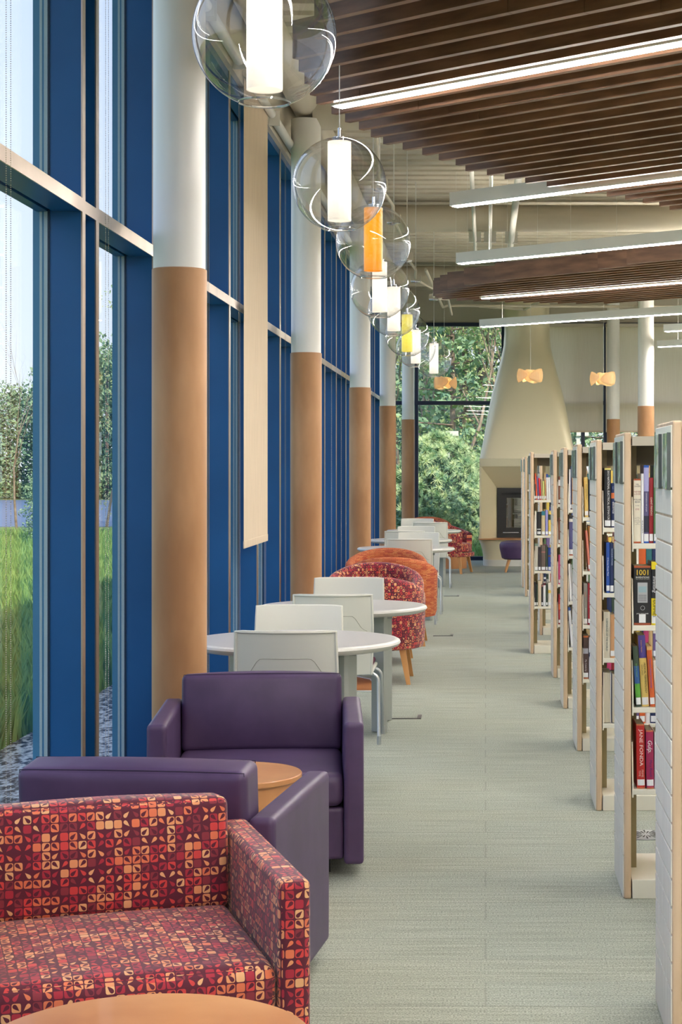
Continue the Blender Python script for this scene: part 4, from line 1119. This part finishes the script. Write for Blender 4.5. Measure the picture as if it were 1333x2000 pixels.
mb = MB(); mb.tube([(-1.3, 12.595, .004), (-.735, 12.595, .004), (-.855, 13.3, .004), (-1.3, 14.0, .004)], .006, 6); mb.build('edge_trim', 'white_paint', t)

# ================================================================== OUTSIDE
GZ = -.16
g = MB(); g.box(-140, 90, -40, 200, GZ - .2, GZ - .01)
struct(g.build('ground', 'grass_ground'))
g = MB(); g.box(-2.95, -1.84, -10, 34, GZ - .05, GZ + .02)
o = g.build('gravel_bed', 'gravel'); tag(o, 'blue-grey gravel strip along the outside of the window wall', 'gravel', kind='stuff')
g = MB(); g.box(-90, 60, 52, 94, GZ - .05, GZ + .01)
o = g.build('parking_lot', 'asphalt'); tag(o, 'blue-grey asphalt lot beyond the grass', 'pavement', kind='stuff')
rg = random.Random(3)
def grass(name, n, reg, h0, h1, lab):
    mb = MB()
    for _ in range(n):
        x, y = reg(); a = rg.uniform(0, PI); h_ = rg.uniform(h0, h1); w_ = .006 + h_ * .03
        c_, s_ = math.cos(a) * w_, math.sin(a) * w_; lx, ly = rg.uniform(-.4, .4) * h_, rg.uniform(-.4, .4) * h_
        mb.add([(x - c_, y - s_, GZ), (x + c_, y + s_, GZ), (x + c_ * .6 + lx * .4, y + s_ * .6 + ly * .4, GZ + h_ * .6), (x - c_ * .6 + lx * .4, y - s_ * .6 + ly * .4, GZ + h_ * .6), (x + lx, y + ly, GZ + h_)], [(0, 1, 2, 3), (3, 2, 4)])
    o = mb.build(name, 'grass_blade', sharp=None); tag(o, lab, 'grass', kind='stuff')
def reg1():
    y = rg.uniform(9, 44) ; t_ = rg.random()
    lo, hi = -.29 * y, max(-2.95, -.0 * y) if y < 12 else -.185 * y
    hi = min(hi, -2.95)
    return (lo + (hi - lo) * t_, y)
grass('tall_grass', 26000, reg1, .12, .34, 'bright green uncut grass outside the window wall')
grass('meadow_grass', 6000, lambda: (rg.uniform(-3, 3), rg.uniform(31, 37)), .1, .35, 'pale green uncut grass outside the far window')

def leaves(mb, cx, cy, cz, rx, ry, rz, n, size, rr):
    for _ in range(n):
        while True:
            p = Vector((rr.uniform(-1, 1), rr.uniform(-1, 1), rr.uniform(-1, 1)))
            if p.length <= 1: break
        p = Vector((cx + p.x * rx, cy + p.y * ry, cz + p.z * rz))
        u = Vector((rr.gauss(0, 1), rr.gauss(0, 1), rr.gauss(0, 1))).normalized(); v = u.orthogonal().normalized()
        s_ = size * rr.uniform(.5, 1.2)
        mb.add([p - u * s_, p - v * s_ * .5, p + u * s_, p + v * s_ * .5], [(0, 1, 2, 3)])
def branches(mb, p, d_, L, r_, depth, rr, tips):
    n = 4; pts = [p]; rad = [r_]
    for i in range(n):
        d_ = (d_ + Vector((rr.gauss(0, .12), rr.gauss(0, .12), rr.gauss(.03, .08)))).normalized()
        pts.append(pts[-1] + d_ * L / n); rad.append(r_ * (1 - .75 * (i + 1) / n))
        if depth > 0 and i >= 1:
            for _ in range(rr.choice((1, 2))):
                dd = (d_ + Vector((rr.gauss(0, .6), rr.gauss(0, .6), rr.gauss(.1, .3)))).normalized()
                branches(mb, pts[-1], dd, L * rr.uniform(.45, .65), rad[-1] * .7, depth - 1, rr, tips)
    tips.append(pts[-1])
    mb.tube([tuple(q) for q in pts], rad, 5 if depth else 4, False)
def tree(kind, seed, h_):
    rr = random.Random(seed); t = thing({'thicket': 'bushy_tree', 'pine': 'pine_tree', 'leafy': 'leafy_tree', 'bare': 'bare_tree'}[kind], 'x', 'tree', (0, 0, 0))
    mb = MB(); tips = []
    if kind == 'thicket':
        mb.tube([(0, 0, 0), (0, 0, h_ * .8)], [.12, .03], 6); mb.build('trunk', 'bark', t, sharp=None); f = MB()
        for i in range(26):
            z = h_ * (.05 + .85 * i / 26); q = 1.7 * math.sin(PI * (.2 + .72 * i / 26)); a = i * 2.4
            leaves(f, math.cos(a) * q * .7, math.sin(a) * q * .7, z, 1.0, 1.0, .7, 150, .13, rr)
        f.build('foliage', 'leaf_dark', t, sharp=None); return t
    if kind == 'pine':
        mb.tube([(0, 0, 0), (.1, 0, h_ * .5), (.05, 0, h_)], [.10, .07, .02], 7)
        f = MB()
        for i in range(46):
            z = h_ * (.18 + .8 * i / 46); a = i * 2.4; L = (1 - i / 50) * 1.9 * rr.uniform(.6, 1.1)
            e_ = Vector((math.cos(a) * L, math.sin(a) * L, z + .1)); mb.tube([(0, 0, z), tuple(e_)], [.03, .008], 4, False)
            for q in range(3):
                c_ = Vector((0, 0, z)).lerp(e_, .45 + .28 * q); leaves(f, c_.x, c_.y, c_.z, .42, .42, .2, 17, .12, rr)
        mb.build('trunk', 'bark', t, sharp=None); f.build('foliage', 'leaf_dark', t, sharp=None)
    else:
        d0 = 3 if kind == 'leafy' else 4
        branches(mb, Vector((0, 0, 0)), Vector((0, 0, 1)), h_ * .62, .06 if kind == 'leafy' else .065, 3, rr, tips)
        mb.build('trunk', 'bark_pale' if seed % 2 else 'bark', t, sharp=None)
        if kind == 'leafy':
            f = MB()
            for p in tips: leaves(f, p.x, p.y, p.z, .75, .75, .55, 60, .06, rr)
            for _ in range(16): leaves(f, rr.gauss(0, 1.1), rr.gauss(0, 1.1), rr.uniform(.5, h_ * .7), .7, .7, .5, 60, .06, rr)
            f.build('foliage', 'leaf_spring', t, sharp=None)
    return t
protos = {'pine': [tree('pine', 1, 11)], 'leafy': [tree('leafy', 2, 10), tree('leafy', 5, 9)], 'bare': [tree('bare', 7, 9)], 'thicket': [tree('thicket', 9, 7)]}
used = {}
GRP = {'pine': 'dark pines in the woods outside', 'leafy': 'spring green trees in the woods outside', 'bare': 'bare trees in the woods outside', 'thicket': 'dense dark trees across the lot'}
def plant(kind, i, x, y, s_, rz, lab):
    p = protos[kind][i % len(protos[kind])]
    if id(p) not in used: used[id(p)] = 1; o = p; o.location = (x, y, GZ); o.rotation_euler = (0, 0, rz); o.scale = (s_,) * 3; o['label'] = lab; o['group'] = GRP[kind]
    else: dup(p, (x, y, GZ), rz, lab, GRP[kind], (s_,) * 3)
rt = random.Random(11)
FARL = {'pine': 'dark green pine in the woods seen through the far window', 'leafy': 'light green spring tree in the woods beyond the far window', 'bare': 'thin bare tree in the woods beyond the far window'}
for i in range(42):
    y = 42 + .85 * i; kx = (i * 19 % 42) / 42
    x = (-.055 + .085 * kx) * y + rt.uniform(-.5, .5); kind = ('bare', 'leafy', 'bare', 'pine', 'bare', 'leafy', 'bare')[i % 7]
    plant(kind, i, x, y, rt.uniform(.85, 1.25), rt.uniform(0, 6), FARL[kind])
for i in range(8):
    y = 46 + 5 * i; x = (.035 + .014 * (i % 5)) * y + 1; kind = ('leafy', 'pine')[i % 2]
    plant(kind, i, x, y, 1, rt.uniform(0, 6), {'pine': 'dark pine seen low under the roller screens', 'leafy': 'light green tree seen low under the roller screens'}[kind])
for i in range(13):
    y = 97 + (i * 7 % 5); x = -34 + 1.35 * i
    plant('thicket', 0, x, y, (.9, 1.05, .95, 1.1)[i % 4] * (1.0 if x < -24 else 1.3), rt.uniform(0, 6), 'distant dense tree across the lot, in the tree line through the left windows')
for i in range(12):
    y = 60 + 3 * (i * 5 % 7); x = (-.04 + .05 * (i / 12)) * y
    plant('thicket', 0, x, y, .8, rt.uniform(0, 6), 'dense dark undergrowth tree low beyond the far window')
plant('bare', 0, -13.1, 50, .62, 1.0, 'bare tree standing against the sky in the leftmost window')
plant('leafy', 1, -11.0, 52, .72, 2.0, 'thin leafy tree seen through the narrow window left of the column')
plant('thicket', 0, -9.6, 39, .26, 2.0, 'low dark shrub by the grass in the leftmost window')
# big soft pine outside the far window
rr = random.Random(21); t = thing('pine_shrub', 'large rounded blue-green pine just outside the far window', 'shrub', (-.92, 36.2, GZ))
MB().tube([(0, 0, 0), (0, 0, 1.6)], [.07, .03], 8).build('trunk', 'bark', t)
core = MB(); leaves(core, 0, 0, 1.0, 1.0, 1.0, .95, 1500, .11, rr); core.build('inner_foliage', 'leaf_dark', t, sharp=None)
mb = MB()
for _ in range(620):
    a = rr.uniform(0, 2 * PI); v = rr.random() ** .85; z = .05 + 2.35 * v
    R_ = 1.18 * (max(0.02, math.sin(PI * (.2 + .78 * v)) ** .75)) * rr.uniform(.78, 1.06) * (1 + .12 * math.sin(3 * a + 4 * z))
    p = Vector((R_ * math.cos(a), R_ * math.sin(a), z))
    for q in range(46):
        dd = Vector((rr.gauss(0, 1), rr.gauss(0, 1), rr.gauss(.25, 1))).normalized(); L = rr.uniform(.09, .17); sd_ = dd.orthogonal().normalized() * .009
        mb.add([p - sd_, p + sd_, p + dd * L], [(0, 1, 2)])
mb.build('needle_foliage', 'needle', t, sharp=None)
# lamp posts outside
for (x, y, lab) in ((-.86, 41.0, 'white shoebox lamp post outside, above the pine'), (2.12, 41.0, 'white shoebox lamp post outside, seen beneath the roller screens')):
    t = thing('lamp_post', lab, 'lamp post', (x, y, GZ), 0, 'white lamp posts outside')
    MB().box(-.04, .04, -.04, .04, 0, 2.55).build('post', 'white_paint', t)
    MB().box(-.04, .24, -.09, .09, 2.45, 2.56).build('lamp_head', 'white_paint', t)
